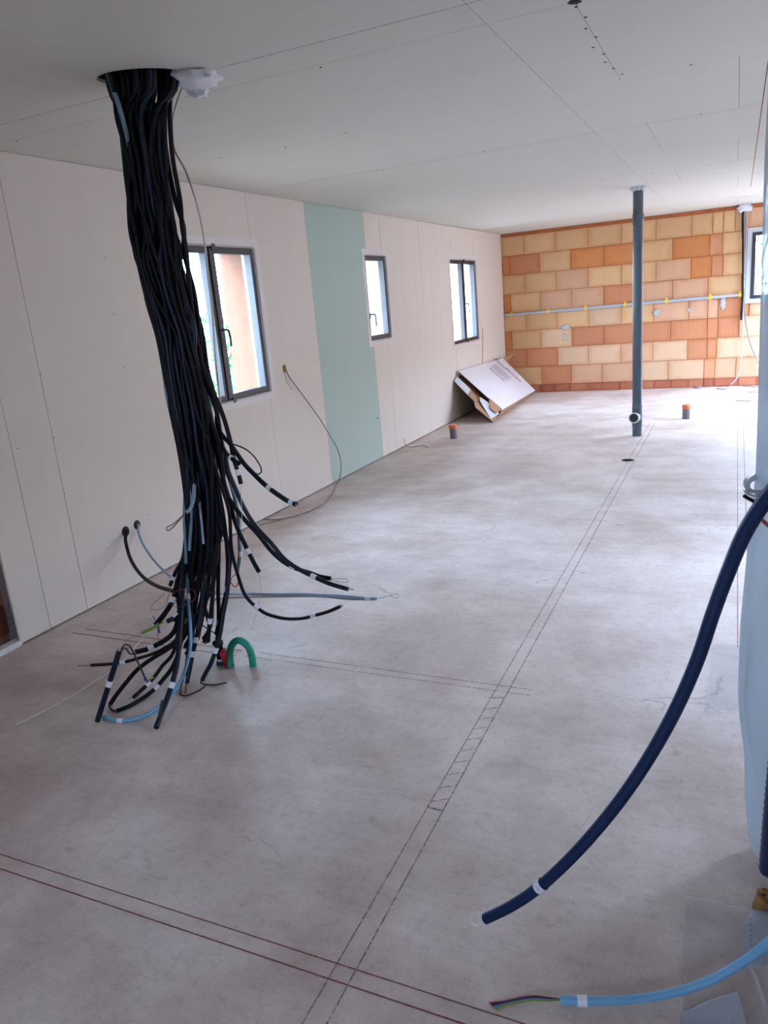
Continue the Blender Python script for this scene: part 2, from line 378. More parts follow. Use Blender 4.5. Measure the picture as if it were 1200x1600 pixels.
chalk('chalk_line', 'pencil', 2.55, 1.919, 2.608, 1.917, .008)
chalk('chalk_line', 'pencil', 2.54, 2.64, 2.605, 2.66, .006)
for k in range(9):
    yy = 1.95+k*.075
    chalk('pencil_hatching', 'pencil', 2.555, yy, 2.602, yy+.03, .003)

# ------------------------------------------------------------------ ceiling
HOLE_C, HOLE_A, HOLE_B = Vector((1.315, 2.575, 0)), Vector((.130, .090, 0)), Vector((.068, -.072, 0))
ce = MB().box(X0, X1, Y0, Y1, H+.02, H+.25).build('ceiling', 'dark', kind='structure')
ys = [-2.85, -1.70, -.55, .60, 1.75, 2.905, 4.055, 5.182, 6.352, 7.50, 8.66, 9.81, 10.96, Y1]
for i in range(len(ys)-1):
    a, b = ys[i]+.0012, ys[i+1]-.0012
    xc = [-.01, 2.883 if i % 2 else 3.385, XR+.3]
    for j in range(2):
        x0, x1 = xc[j]+.001, xc[j+1]-.001
        dz = random.uniform(0, .0008)
        if a < 2.6 < b and x0 < 1.3 < x1:      # board pierced by the cable bundle
            MBp = MB()
            for (p, q, r, s_) in [(x0, 1.05, a, b), (1.62, x1, a, b), (1.05, 1.62, a, 2.33), (1.05, 1.62, 2.85, b)]: MBp.box(p, q, r, s_, H+dz, H+.0125)
            nh = 40; vv = []
            for zz in (H+dz, H+.0125):
                for k in range(nh):
                    t_ = 2*PI*k/nh; vx = HOLE_C+HOLE_A*math.cos(t_)*1.06+HOLE_B*math.sin(t_)*1.06; vv.append((vx.x, vx.y, zz))
            for zz in (H+dz, H+.0125):
                for k in range(nh):
                    o_ = Vector(vv[k])-Vector((1.335, 2.59, H)); q_ = min(.285/max(abs(o_.x), 1e-6), .26/max(abs(o_.y), 1e-6)); vv.append((1.335+o_.x*q_, 2.59+o_.y*q_, zz))
            MBp.add(vv, [(k, (k+1) % nh, 2*nh+(k+1) % nh, 2*nh+k) for k in range(nh)]+[(nh+k, 3*nh+k, 3*nh+(k+1) % nh, nh+(k+1) % nh) for k in range(nh)]+[(k, nh+k, nh+(k+1) % nh, (k+1) % nh) for k in range(nh)])
            for k in range(nh):
                p_, q_ = vv[2*nh+k], vv[2*nh+(k+1) % nh]
                if abs(p_[0]-q_[0]) > 1e-5 and abs(p_[1]-q_[1]) > 1e-5:
                    cx_ = 1.05 if (p_[0]+q_[0])/2 < 1.335 else 1.62; cy_ = 2.33 if (p_[1]+q_[1])/2 < 2.59 else 2.85
                    MBp.add([p_, q_, (cx_, cy_, H+dz)], [(0, 1, 2)])
            MBp.build('plasterboard_panel', 'ceil', ce); continue
        MB().box(x0, x1, a, b, H+dz, H+.0125).build('plasterboard_panel', 'ceil', ce)
chalk('chalk_line', 'pencil', 2.58, -.5, 2.58, D-.05, .0016, par=ce, ceil=True)
chalk('chalk_line', 'pencil', 0.02, 2.68, 2.75, 2.68, .003, par=ce, ceil=True)
chalk('chalk_line', 'pencil', 0.3, 5.24, 3.5, 5.24, .002, par=ce, ceil=True)
chalk('chalk_line', 'chalk', 3.50, 2.2, 3.513, 9.89, .005, par=ce, ceil=True)
sp = MB(); random.seed(3)
for y in ys[3:11]:
    for k in range(9):
        x = .2+k*.42+random.uniform(-.05, .05)
        if random.random() < .55 and not (2.4 < y < 3.0 and 1.0 < x < 1.7):
            sp.lathe([(.0001, -.0015), (.005, -.0012), (.006, .001)], (x, y+random.choice((-.03, .03)), H), 6)
for k in range(9):
    p = (2.883+random.uniform(-.03, .03), 2.95+k*.125, H); sp.lathe([(.0001, -.0015), (.006, -.0012), (.007, .001)], p, 6)
sp.build('screw_heads', M['dark'], ce, kind='stuff')
cp = MB(); cp.blob((2.885, 2.90, H), .022, 3, .6, squash=(1, 1, .12)); cp.build('plaster_chip', 'smudge' if False else 'dark', ce)

# ------------------------------------------------------------------ walls
def wall_cells(mb, lo, hi, zlo, zhi, opens, place):
    ss = sorted({lo, hi, *[o[0] for o in opens], *[o[1] for o in opens]}); zs = sorted({zlo, zhi, *[o[2] for o in opens], *[o[3] for o in opens]})
    ss = [s for s in ss if lo <= s <= hi]; zs = [z for z in zs if zlo <= z <= zhi]
    for i in range(len(ss)-1):
        run = None
        for j in range(len(zs)-1):
            cs, cz = (ss[i]+ss[i+1])/2, (zs[j]+zs[j+1])/2
            if any(o[0] < cs < o[1] and o[2] < cz < o[3] for o in opens): continue
            place(mb, ss[i], ss[i+1], zs[j], zs[j+1])
# left: outer masonry, furring gap, plasterboard sheets
mb = MB(); wall_cells(mb, Y0, Y1, 0, H, LW, lambda m_, a, b, c, d: m_.box(-.33, -.10, a, b, c, d))
wl = mb.build('wall_left', 'brownbrick', kind='structure')
mb = MB()
furr = [2.535, 2.73, 2.97, 3.6, 4.06, 5.22, 5.6, 6.05, 6.6, 7.12, 7.76, 8.2, 8.72, 9.2, 9.70, 10.92, 11.4, 11.9, 12.2]
for y in furr: mb.box(-.10, -.0135, y-.022, y+.022, 0.01, H)
for (a, b, c, d) in LW: mb.box(-.10, -.0135, a-.03, b+.03, c-.05, c-.002); mb.box(-.10, -.0135, a-.03, b+.03, d+.002, d+.05)
mb.build('furring_frame', 'galv', wl)
seams = [2.50, 2.70, 2.972, 4.02, 5.17, 6.055, 7.225, 7.605, 8.70, 9.815, 10.785, D]
for i in range(len(seams)-1):
    a, b = seams[i]+.0016, seams[i+1]-.0016
    mb = MB(); op = [o for o in LW if o[0] < b and o[1] > a]
    op = [(max(o[0], a), min(o[1], b), o[2], o[3]) for o in op]
    dx = random.uniform(0, .001)
    wall_cells(mb, a, b, .010, H-.003, op, lambda m_, p, q, c, d: m_.box(-.0130+dx, dx, p, q, c, d))
    mb.build('plasterboard_panel', 'green' if abs(seams[i]-6.055) < .01 else 'board', wl)
# doorway side: sheet nearer the camera above/around the uncovered brick
MB().box(-.013, .0, YN, 2.4985, 2.05, H-.003).build('plasterboard_panel', 'board', wl)
MB().box(-.013, .0, YN, 1.2, .01, 2.048).build('plasterboard_panel', 'board', wl)
MB().box(-.05, .004, 1.2, 2.505, .0, .030).build('sill_strip', 'white_trim', wl)
def brick(x0, x1, y0, y1, z0, z1, col, par):
    o = MB().box(x0, x1, y0, y1, z0, z1).build('brick', 'brick', par, origin=((x0+x1)/2, (y0+y1)/2, (z0+z1)/2)); o.color = (*col, 1); return o
OD = (.30, .115, .055); DK = (.12, .035, .02)
for (a, b, c, d, col) in [(1.25, 1.72, .06, .215, DK), (1.73, 2.21, .06, .215, DK), (2.22, 2.62, .06, .215, DK),
                          (1.25, 1.95, .225, .505, OD), (1.96, 2.44, .225, .505, (.34, .14, .07)), (2.45, 2.62, .225, .505, OD),
                          (1.25, 1.72, .515, .795, OD), (1.73, 2.21, .515, .795, OD), (2.22, 2.62, .515, .795, (.32, .14, .08))]:
    brick(-.10, -.085, a, b, c, d, col, wl)
for k in range(5):
    z_ = .805+.29*k; js = [1.15, 1.47, 1.95, 2.44, 2.62] if k % 2 == 0 else [1.15, 1.72, 2.21, 2.62]
    for a, b in zip(js, js[1:]): brick(-.10, -.085, a+.005, b-.005, z_, min(z_+.28, 2.10), (OD, (.34, .15, .08))[(k+int(a*10)) % 2], wl)
sp = MB(); random.seed(5)
for y in furr:
    if y < 2.6: continue
    for k in range(8):
        z = .12+k*.31+random.uniform(-.03, .03)
        if any(o[0]-.05 < y < o[1]+.05 and o[2]-.08 < z < o[3]+.08 for o in LW): continue
        if random.random() < .6: sp.lathe([(.0045, -.0002), (.004, .0012), (.0001, .0014)], (.0008, y+random.uniform(-.008, .008), z), 6, 'x')
sp.build('screw_heads', 'greyc', wl, kind='stuff')
db = MB(); random.seed(9)
for k in range(80):
    y = 2.5+(k/80)**1.6*4.6+random.uniform(-.03, .03); s_ = random.uniform(.002, .007)
    db.blob((random.uniform(.002, .018), y, s_*.35), s_, k, .5, squash=(1, 1.6, .6)) if k % 3 == 0 else db.box(.0, s_*1.2, y, y+s_*2.5, 0, s_*.6)
db.build('plaster_crumbs', 'mortar', floor, kind='stuff')
# far wall of clay bricks
mb = MB(); wall_cells(mb, X0, X1, 0, H, FW, lambda m_, a, b, c, d: m_.box(a, b, D+.012, D+.30, c, d))
wf = mb.build('wall_far', 'brownbrick', kind='structure')
Pl = (.62, .385, .205); Pk = (.61, .36, .225); R_ = (.52, .225, .115); O_ = (.54, .22, .08); Lp = (.63, .42, .27); St = (.55, .26, .14)
zr = [.126+.2905*k for k in range(9)]      # row edges bottom..top
rows = {   # from the top row (1) to the bottom row (8): joints and colours
 1: ([0, .368, .853, 1.345, 1.83, 2.316, 2.80, 3.076, 3.212, 3.363, 3.50], [Pl, Pl, Pl, Pl, Pl, Pl, Pl, Pl, Pl, Pl]),
 2: ([0, .128, .605, 1.081, 1.578, 2.06, 2.548, 3.042, 3.21, 3.50], [O_, R_, Pl, O_, O_, Pl, O_, St, Pl]),
 3: ([0, .366, .853, 1.345, 1.83, 2.32, 2.80, 3.075, 3.225, 3.50], [Pl, Pl, Pk, Pl, Pl, Pk, O_, St, Pl]),
 4: ([0, .122, .60, 1.085, 1.572, 2.06, 2.556, 3.036, 3.47], [O_, Pl, Pk, Pk, R_, Pk, Pk, Pl]),
 5: ([0, .364, .853, 1.345, 1.83, 2.296, 2.784, 3.041, 3.177, 3.47], [Pl, Pl, Pl, Lp, Pl, Pk, Pk, Pk, R_]),
 6: ([0, .118, .595, 1.082, 1.57, 2.05, 2.539, 3.04, 3.186, 3.465], [O_, Pl, Lp, R_, R_, R_, R_, R_, R_]),
 7: ([0, .353, .853, 1.335, 1.82, 2.289, 2.776, 3.048, 3.178, 3.80], [R_, R_, Lp, Lp, Pk, Lp, R_, R_, Lp]),
 8: ([0, .10, .587, 1.063, 1.541, 2.02, 2.512, 3.012, 3.160, 3.443, 3.92], [Pl, Pl, R_, Pk, Pk, Lp, Lp, St, Pk, Pk])}
random.seed(11)
def put(x0, x1, z0, z1, c):
    k = random.uniform(.93, 1.07); dy = random.uniform(0, .004)
    brick(x0+.0035, x1-.0035, D+dy, D+.02, z0+.0035, z1-.0035, [q*k for q in c], wf)
for rw, (js, cs) in rows.items():
    z1 = zr[9-rw]; z0 = zr[8-rw]
    for i in range(len(js)-1): put(js[i], js[i+1], z0, z1, cs[i])
    x = js[-1]; k = 0
    while x < XR-.02:
        x2 = min(x+.485, XR); o = FW[0]; c = random.choice([Pl, Pk, Pl, R_, Lp])
        if z1 <= o[2]-.05 or z0 >= o[3]+.02: put(x, x2, z0, z1, c)
        elif x < o[0] and x2 > o[0]:
            if o[0]-x > .02: put(x, o[0]-.002, z0, z1, O_)
        elif x >= o[1]: put(x, x2, z0, z1, c)
        elif x < o[1] < x2: put(o[1]+.002, x2, z0, z1, c)
        if (o[2] > z0 and o[2]-z0 > .03 and o[2] < z1+.05 and x < o[1]): put(max(x, 3.59), x2, z0, min(o[2]-.055, z1), Pk) if z1 > o[2]-.05 and o[2]-.055 > z0+.02 and max(x, 3.59) < x2-.03 else None
        x = x2
x = 0; k = 0
DR = (.38, .13, .075)
for x2 in [.30, .55, .80, 1.04, 1.32, 1.80, 2.07, 2.31, 2.56, 2.80, 3.01, 3.15, 3.48, 3.72, 4.2, 4.7, XR]:
    put(x, x2, .004, zr[0], [DR, (.42, .16, .09), (.36, .12, .07)][k % 3]); x = x2; k += 1
x = 0
while x < XR-.01:
    x2 = min(x+.5, XR); put(x, x2, zr[8], 2.496, (.42, .13, .05)); x = x2
def smear(x, z, rx, rz, seed):
    MB().blob((x, D-.001, z), 1, seed, .5, squash=(rx, .006, rz)).build('mortar_smear', 'mortar', wf)
smear(.98, 1.01, .075, .045, 1); smear(2.33, 1.13, .05, .045, 2); smear(2.79, 1.14, .025, .03, 3); smear(3.24, 1.20, .035, .09, 4)
smear(.97, .86, .035, .05, 6); smear(3.02, 1.30, .03, .02, 5)
for z in (2.03, 1.95, 1.55, 1.42, 1.37): MB().box(0, .018, D-.006, D, z, z+.018).build('fixing_tab', 'dark', wf)
# right and near walls (outside the picture) that close the room
mb = MB(); wall_cells(mb, Y0, Y1, 0, H, RW, lambda m_, a, b, c, d: m_.box(XR, XR+.30, a, b, c, d)); mb.build('wall_right', 'board', kind='structure')
mb = MB(); wall_cells(mb, 0, XR, 0, H, NW, lambda m_, a, b, c, d: m_.box(a, b, YN-.30, YN, c, d)); mb.build('wall_near', 'board', kind='structure')

# ------------------------------------------------------------------ windows
def window(name, s0, s1, z0, z1, T, frame_mat, trim_mat, leaves, handle=True, trim=True, rail=True, rev='render'):
    """T(s, d, z): s along the wall, d outwards through it (0 = room face), z up."""
    root = empty(name, T((s0+s1)/2, .05, z0), kind='structure')
    def bx(m_, a, b, d0, d1, c, d):
        vs = [T(s, dd, z) for s in (a, b) for dd in (d0, d1) for z in (c, d)]
        m_.add(vs, [(0, 1, 3, 2), (4, 6, 7, 5), (0, 4, 5, 1), (2, 3, 7, 6), (0, 2, 6, 4), (1, 5, 7, 3)])
    if trim:
        t = MB(); e = .055; th = -.004
        for (a, b, c, d) in [(s0-e, s1+e, z1-.004, z1+e), (s0-e, s1+e, z0-e, z0+.004), (s0-e, s0+.004, z0+.004, z1-.004), (s1-.004, s1+e, z0+.004, z1-.004)]: bx(t, a, b, th, -.0006, c, d)
        for (a, b, c, d) in [(s0, s1, z1-.008, z1), (s0, s1, z0, z0+.008), (s0, s0+.008, z0+.008, z1-.008), (s1-.008, s1, z0+.008, z1-.008)]: bx(t, a, b, th, .02, c, d)
        t.build('window_trim', trim_mat, root)
    fr = MB(); o = .020
    for (a, b, c, d) in [(s0, s1, z1-o, z1), (s0, s1, z0, z0+o), (s0, s0+o, z0+o, z1-o), (s1-o, s1, z0+o, z1-o)]: bx(fr, a, b, .022, .085, c, d)
    fr.build('window_frame', frame_mat, root)
    L = (s1-s0-2*o)/leaves
    for i in range(leaves):
        a = s0+o+i*L; b = a+L; sa = MB(); k = .034; kl = .052 if i == 1 else k; kr = .052 if (leaves == 2 and i == 0) else k
        for (p, q, c, d) in [(a, b, z1-o-k, z1-o), (a, b, z0+o, z0+o+k), (a, a+kl, z0+o+k, z1-o-k), (b-kr, b, z0+o+k, z1-o-k)]: bx(sa, p-.0015, q+.0015, .012, .070, c-(.0015 if c == z0+o else 0), d+(.0015 if d == z1-o else 0))
        sh = sa.build('sash', frame_mat, root)
        g = MB(); bx(g, a+kl, b-kr, .040, .046, z0+o+k, z1-o-k); g.build('pane', 'glass', sh)
    if leaves == 2:
        c = (s0+s1)/2; a = MB(); bx(a, c-.016, c+.016, .002, .0125, z0+.02, z1-.02); a.build('astragal', frame_mat, root)
        b = MB(); bx(b, c+.01, c+.05, -.006, .02, z1-.035, z1+.01); bx(b, c+.02, c+.055, -.006, .02, z0-.012, z0+.028); b.build('bolt_block', 'frame', root)
    if handle:
        hs = (s0+s1)/2 if leaves == 2 else s0+o+.022; hz = z0+(z1-z0)*(.46 if leaves == 2 else .30)
        h = MB(); bx(h, hs-.014, hs+.014, .004, .020, hz-.03, hz+.03)
        h.tube(smooth([T(hs, .01, hz+.01), T(hs+.004, -.03, hz+.012), T(hs+.02, -.04, hz+.008), T(hs+.035, -.04, hz-.03), T(hs+.038, -.038, hz-.11)], .01), .008, 8)
        h.build('window_handle', 'frame', root)
    if rail:
        r_ = MB()
        for (a, b) in [(s0-.002, s0+.022), (s1-.024, s1+.002)]: bx(r_, a, b, .0865, .112, z0, z1)
        r_.build('shutter_rail', 'alu', root)
    rv = MB()
    for (a, b, c, d) in [(s0-.001, s0+.012, z0, z1), (s1-.012, s1+.001, z0, z1)]: bx(rv, a, b, .114, .335, c, d)
    bx(rv, s0, s1, .114, .36, z0-.001, z0+.02)
    rv.build('outer_reveal', rev, root)
    return root
TL = lambda s, d, z: Vector((-d, s, z))
window('window_1', *LW[0], TL, 'frame', 'white_trim', 2, rev='reveal')
window('window_2', *LW[1], TL, 'brown_frame', 'white_trim', 1)
window('window_3', *LW[2], TL, 'brown_frame', 'white_trim', 2)
TF = lambda s, d, z: Vector((s, D+d-.02, z))
window('window_4', *FW[0], TF, 'frame', 'grey_trim', 2, rail=False)

# ------------------------------------------------------------------ outdoors
MB().box(-40, 45, -30, 60, -.5, -.25).build('ground', 'ground', kind='structure')
def shrub(name, x, y, h, r, seed, label):
    random.seed(seed); root = empty(name, (x, y, -.25), label=label, category='shrub')
    st = MB()
    for k in range(4):
        a = random.uniform(0, 6.3); st.tube(smooth([(x, y, -.25), (x+.1*math.cos(a), y+.1*math.sin(a), h*.4), (x+.4*r*math.cos(a), y+.4*r*math.sin(a), h*.8)], .2), [.03]*99 if False else .02, 5)
    st.build('stem', 'bark', root)
    lf = MB()
    for k in range(1400):
        d = Vector((random.gauss(0, 1), random.gauss(0, 1), random.gauss(0, 1))).normalized()*random.uniform(.55, 1)
        c = Vector((x+d.x*r, y+d.y*r, h*.55+d.z*h*.55)); a = Vector((random.gauss(0, 1), random.gauss(0, 1), random.gauss(0, 1))).normalized()*.06
        b = a.cross(Vector((random.gauss(0, 1), random.gauss(0, 1), random.gauss(0, 1)))).normalized()*.035
        lf.add([c-a, c+b, c+a, c-b], [(0, 1, 2, 3)])
    lf.build('foliage', 'leaf', root, kind='stuff')
MB().box(8.6, 8.85, -20, 40, -.4, 3.1).build('unseen_sky_blocker', 'sky_blocker', kind='structure')  # unseen wall added to block low sky light from the right-hand openings
shrub('shrub', 3.75, 18.5, 3.6, 1.5, 1, 'green shrub outside the far window in the brick wall')
shrub('shrub', -3.4, 9.0, 1.55, .8, 2, 'green shrub outside the large window behind the cable bundle')

# ------------------------------------------------------------------ far wall conduit and its clips
cz = lambda x: 1.263+.0095*x
cn = MB().tube([(.03, D-.035, cz(.03)), (1.2, D-.035, cz(1.2)), (2.4, D-.035, cz(2.4)), (3.47, D-.035, cz(3.47))], .021, 12).build('electrical_conduit', 'conduit_pale',
    label='pale grey conduit run straight across the brick wall', category='conduit', origin=(.03, D-.035, cz(.03)))
for i, x in enumerate([.129, .719, 1.304, 1.886, 2.474, 3.066, 3.457]):
    z = cz(x); c = MB().tube([(x-.016, D-.035, z), (x+.016, D-.035, z)], .027, 12).box(x-.026, x+.026, D-.012, D, z-.034, z+.034).box(x-.014, x+.014, D-.03, D-.008, z+.022, z+.05)
    c.build('pipe_clip', 'yellow', cn)

# ------------------------------------------------------------------ grey waste pipe
px, py = 2.49, 8.385
wp = empty('waste_pipe', (px, py, 0), label='tall grey drain pipe standing from the floor to the ceiling, open branch near its foot', category='pipe')
MB().lathe([(.050, .30), (.050, H+.01)], (px, py, 0)).build('pipe', 'pipe_grey', wp)
MB().lathe([(.049, 0), (.049, .10), (.053, .11), (.053, .335), (.049, .345)], (px, py, 0)).build('branch_fitting', 'pipe_grey', wp)
MB().lathe([(.0505, 2.14), (.056, 2.15), (.056, 2.24), (.051, 2.25)], (px, py, 0)).build('socket', 'pipe_grey', wp)
bd = Vector((-.10, -1.0, .12)).normalized(); b0 = Vector((px, py, .20))
MB().tube([b0, b0+bd*.155], .050, 20, caps=False).build('branch_pipe', 'pipe_grey', wp)
rg = MB(); rg.tube([b0+bd*.135, b0+bd*.165], .056, 20, caps=False)
sd = bd.cross(Vector((0, 0, 1))).normalized(); up2 = sd.cross(bd); vs = []
for rr in (.056, .045):
    for k in range(20): vs.append(b0+bd*.165+(sd*math.cos(2*PI*k/20)+up2*math.sin(2*PI*k/20))*rr)
rg.add(vs, [(k, (k+1) % 20, 20+(k+1) % 20, 20+k) for k in range(20)])
rg.build('branch_rim', 'pipe_rim', wp)
MB().tube([b0+bd*.05, b0+bd*.163], .0448, 20).build('branch_bore', 'dark', wp)
cf = MB(); random.seed(4)
for k in range(9):
    a = k*2*PI/9; cf.blob((px+.052*math.cos(a), py+.052*math.sin(a), H-.012), .02, k, .6, squash=(1, 1, random.uniform(.8, 1.6)))
cf.build('plaster_collar', 'foam', wp)

def stub(x, y, h, r, tilt, lab):
    o = empty('pipe_stub', (x, y, 0), label=lab, category='pipe')
    t = Vector((tilt, 0, 1)).normalized(); b = Vector((x, y, 0))
    MB().tube([b, b+t*h*.75], r, 20).build('pipe', 'stub_grey', o)
    c = MB().tube([b+t*h*.70, b+t*h*.72, b+t*h*.97, b+t*h], [r*1.0, r*1.10, r*1.10, r*1.03], 20, caps=True); c.build('pipe_cap', 'orange', o)
stub(.432, 8.30, .165, .044, -.03, 'short grey pipe stub with orange cap, left side near the cardboard package')
stub(2.923, 9.446, .165, .043, .0, 'short grey pipe stub with orange cap, right of the tall drain pipe')

# ------------------------------------------------------------------ leaning cardboard package
A, B, C, Dd = Vector((.045, 9.73, .645)), Vector((.045, 11.93, .61)), Vector((.50, 12.15, .045)), Vector((.60, 9.80, .095))
cb = empty('cardboard_package', (.3, 10.8, 0), label='long white cardboard package torn open at one end, leaning on the wall', category='box')
nrm = (C-Dd).cross(A-Dd).normalized()
if nrm.x < 0: nrm = -nrm
th = nrm*.11
MB().slab([A, Dd, C, B], .006).build('front_sheet', 'cardw', cb)
A2, B2, C2, D2 = A-th, B-th, C-th*.16, Dd-th*.35
for p in (A2, B2): p.x = max(p.x, .014)
for p in (C2, D2): p.z = max(p.z, .012)
D2 = Vector((.560, 9.74, .010)); C2 = Vector((.475, 12.14, .008))
MB().slab([A2, B2, C2, D2], .004).build('back_sheet', 'card', cb)
MB().slab([Dd, D2, C2, C], .004).build('bottom_side', 'card', cb)
MB().slab([A, B, B2, A2], .004).build('top_side', 'cardw', cb)
MB().slab([B, C, C2, B2], .004).build('end_side', 'card', cb)
# torn near end: lower flap brown with a white skin, drooping to the floor
fA, fB = A2+Vector((.0, -.12, -.045)), Vector((.60, 9.36, .012))
MB().slab([A2+Vector((.002, 0, .0)), fA, fA.lerp(fB, .52)+Vector((0, .02, .01)), fA.lerp(fB, .62)+Vector((0, -.10, .0)), fB, D2], .005).build('torn_flap', 'card', cb)
w1, w2 = fA+Vector((.004, -.002, .012)), fA.lerp(fB, .36)+Vector((.004, -.002, .012))
MB().slab([A2+Vector((.012, -.01, .01)), w1, w2, A2.lerp(D2, .33)+Vector((.012, -.01, .012))], .004).build('torn_skin', 'torn', cb)
g1 = A2.lerp(D2, .55)
MB().slab([g1+Vector((.02, -.02, .03)), g1+Vector((.06, -.16, .0)), fB+Vector((-.04, .05, .03)), D2+Vector((.03, -.05, .05)), D2+Vector((.0, .0, .12))], .005).build('torn_skin', 'torn', cb)
MB().slab([Dd+Vector((.0, .01, .012)), Dd+Vector((-.02, -.20, -.012)), Dd+Vector((-.10, -.22, .06)), Dd.lerp(A, .3)+Vector((.0, .01, .004))], .004).build('torn_flap', 'card', cb)
fb = B.lerp(C, .12)
MB().slab([B+Vector((.0, .0, .0)), fb, fb+Vector((.14, .06, .13)), fb+Vector((.06, .10, .05))], .004).build('torn_flap', 'card', cb)
dn = (Dd-A).normalized(); al = (B-A).normalized(); nn = dn.cross(al).normalized(); al = nn.cross(dn)
if nn.x < 0: nn = -nn
def print_text(txt, pos, size, mat, name='printed_lettering'):
    cu = bpy.data.curves.new(name, 'FONT'); cu.body = txt; cu.size = size; cu.extrude = .0005; cu.materials.append(M[mat])
    t_ = bpy.data.objects.new(name, cu); me = bpy.data.meshes.new_from_object(t_); me.materials.clear(); me.materials.append(M[mat]); bpy.data.objects.remove(t_)
    o = bpy.data.objects.new(name, me); COL.objects.link(o); o.parent = cb
    mm = Matrix((dn, al*1.35, nn)).transposed().to_4x4(); mm.translation = pos+nn*.0015-Vector(cb['_o']); o.matrix_local = mm
Bt = A+al*(B-A).length
print_text('Escudomex', Bt+dn*.15-al*.42, .118, 'print')
pl = MB()
for k in range(5):
    p = Bt+dn*.22-al*(.62+.065*k)+nn*.001; pl.slab([p, p+dn*(.34-.03*(k % 2)), p+dn*(.34-.03*(k % 2))+al*.018, p+al*.018], .0008)
p = Bt+dn*.22-al*1.02+nn*.001; pl.slab([p, p+dn*.30, p+dn*.30+al*.05, p+al*.05], .0008)
p = Bt+dn*.10-al*.46+nn*.001; pl.slab([p, p+dn*.012, p+dn*.012+al*.18, p+al*.18], .0008); pl.slab([p, p+dn*.30, p+dn*.30-al*.018, p-al*.018], .0008)
for k in range(6):
    p = Bt+dn*(.06+.10*k)-al*(.12+.01*(k % 2))+nn*.001; pl.slab([p, p+dn*.06, p+dn*.06+al*.03, p+al*.03], .0008)
pl.build('printed_text_block', 'print2', cb, kind='stuff')

# ------------------------------------------------------------------ cable helpers
def closest(path, uv):
    best = min(range(len(path)), key=lambda i: (proj(path[i])[0]-uv[0])**2+(proj(path[i])[1]-uv[1])**2); return best
def cable(path, r, mat, name, label, cat, group=None, tapes=(), wires=(), sides=8, tape_len=.026, corr=0):
    """path: smoothed world points; tapes: where the white labels sit (measured in the photo); wires: (points, radius, material)."""
    for p in path: p.z = max(p.z, r)
    if corr:
        L = [0.0]
        for a_, b_ in zip(path, path[1:]): L.append(L[-1]+(b_-a_).length)
        n_ = int(L[-1]/(corr/2)); p2 = []; j = 0
        for q in range(n_+1):
            t_ = L[-1]*q/n_
            while j < len(L)-2 and L[j+1] < t_: j += 1
            p2.append(path[j].lerp(path[j+1], min(1, (t_-L[j])/max(L[j+1]-L[j], 1e-9))))
        rs = [r if i % 2 else r*.80 for i in range(len(p2))]
        mb = MB().tube(p2, rs, sides)
    else: mb = MB().tube(path, r, sides)
    o = mb.build(name, mat, origin=path[0], label=label, category=cat)
    if group: o['group'] = group
    for uv in tapes:
        i = closest(path, uv); c = path[i]; t = (path[min(i+1, len(path)-1)]-path[max(i-1, 0)]).normalized()
        MB().tube([c-t*tape_len/2, c+t*tape_len/2], r*1.17, 12).build('label_tape', 'tape', o)
    for (pts, wr, wm) in wires: MB().tube(smooth(pts, .012), wr, wm and 5).build('wire', wm, o)
    return o
# ------------------------------------------------------------------ the bundle hanging from the ceiling
LV = [(180, 180, 272), (250, 194, 272), (320, 201, 284), (360, 203, 292), (400, 212, 297), (460, 228, 307), (520, 245, 322), (580, 257, 333),
      (640, 268, 344), (700, 280, 353), (760, 289, 360), (820, 290, 362), (880, 284, 358), (930, 277, 352), (985, 272, 344)]
NC = 46; RC = .0098
levels = [(1.315, 2.575, .15, .12, 2.54), (1.305, 2.577, .15, .12, 2.45)]
for (v, a, b) in LV:
    y = 2.60; pa = on(1, y, a, v); pb = on(1, y, b, v)
    levels.append(((pa.x+pb.x)/2, y, (pb.x-pa.x)/2-.004, .078 if v < 900 else .09, (pa.z+pb.z)/2))
th0 = np.random.rand(NC)*2*PI; rr0 = np.sqrt(np.random.rand(NC)); ux = rr0*np.cos(th0); uy = rr0*np.sin(th0)
paths = [[] for _ in range(NC)]
for li, (cx_, cy_, hx, hy, z) in enumerate(levels):
    if li > 1:
        ux = ux+np.random.randn(NC)*.17; uy = uy+np.random.randn(NC)*.15
    hxx = max(hx-RC, .02); hyy = max(hy-RC, .02)
    X = np.stack([ux*hxx, uy*hyy], 1)
    for it in range(120):
        d = X[:, None]-X[None]; q = np.sqrt((d**2).sum(-1))+1e-9; np.fill_diagonal(q, 9)
        pen = np.clip(2*RC*1.02-q, 0, None)
        X = X+(d/q[..., None]*pen[..., None]*.45).sum(1)
        s_ = np.sqrt((X[:, 0]/hxx)**2+(X[:, 1]/hyy)**2); k = np.where(s_ > 1, 1/s_, 1); X = X*k[:, None]
    ux, uy = X[:, 0]/hxx, X[:, 1]/hyy
    for i in range(NC):
        if li < 2:
            q = Vector((cx_, cy_, z))+HOLE_A*(X[i, 0]/hx)*(1 if li == 0 else .90)+HOLE_B*(X[i, 1]/hy)*(-1 if li == 0 else -.95)
            paths[i].append(q)
        else: paths[i].append(Vector((cx_+X[i, 0], cy_+X[i, 1], z)))
used = set()
def take(u, v, front=True, dv=45):
    """the free cable of the bundle that passes nearest the given point of the photo; returns its points down to just above v"""
    best = None
    for i in range(NC):
        if i in used: continue
        pr = [proj(p) for p in paths[i]]
        k = min(range(len(pr)), key=lambda j: abs(pr[j][1]-(v-dv)))
        c = abs(pr[k][0]-u)+(30*(paths[i][k].y-2.5) if front else -400*min(p.y for p in paths[i][2:k+1]))
        if best is None or c < best[0]: best = (c, i, k)
    _, i, k = best; used.add(i); return paths[i][:k+1]
GB = 'conduits hanging from the ceiling hole'
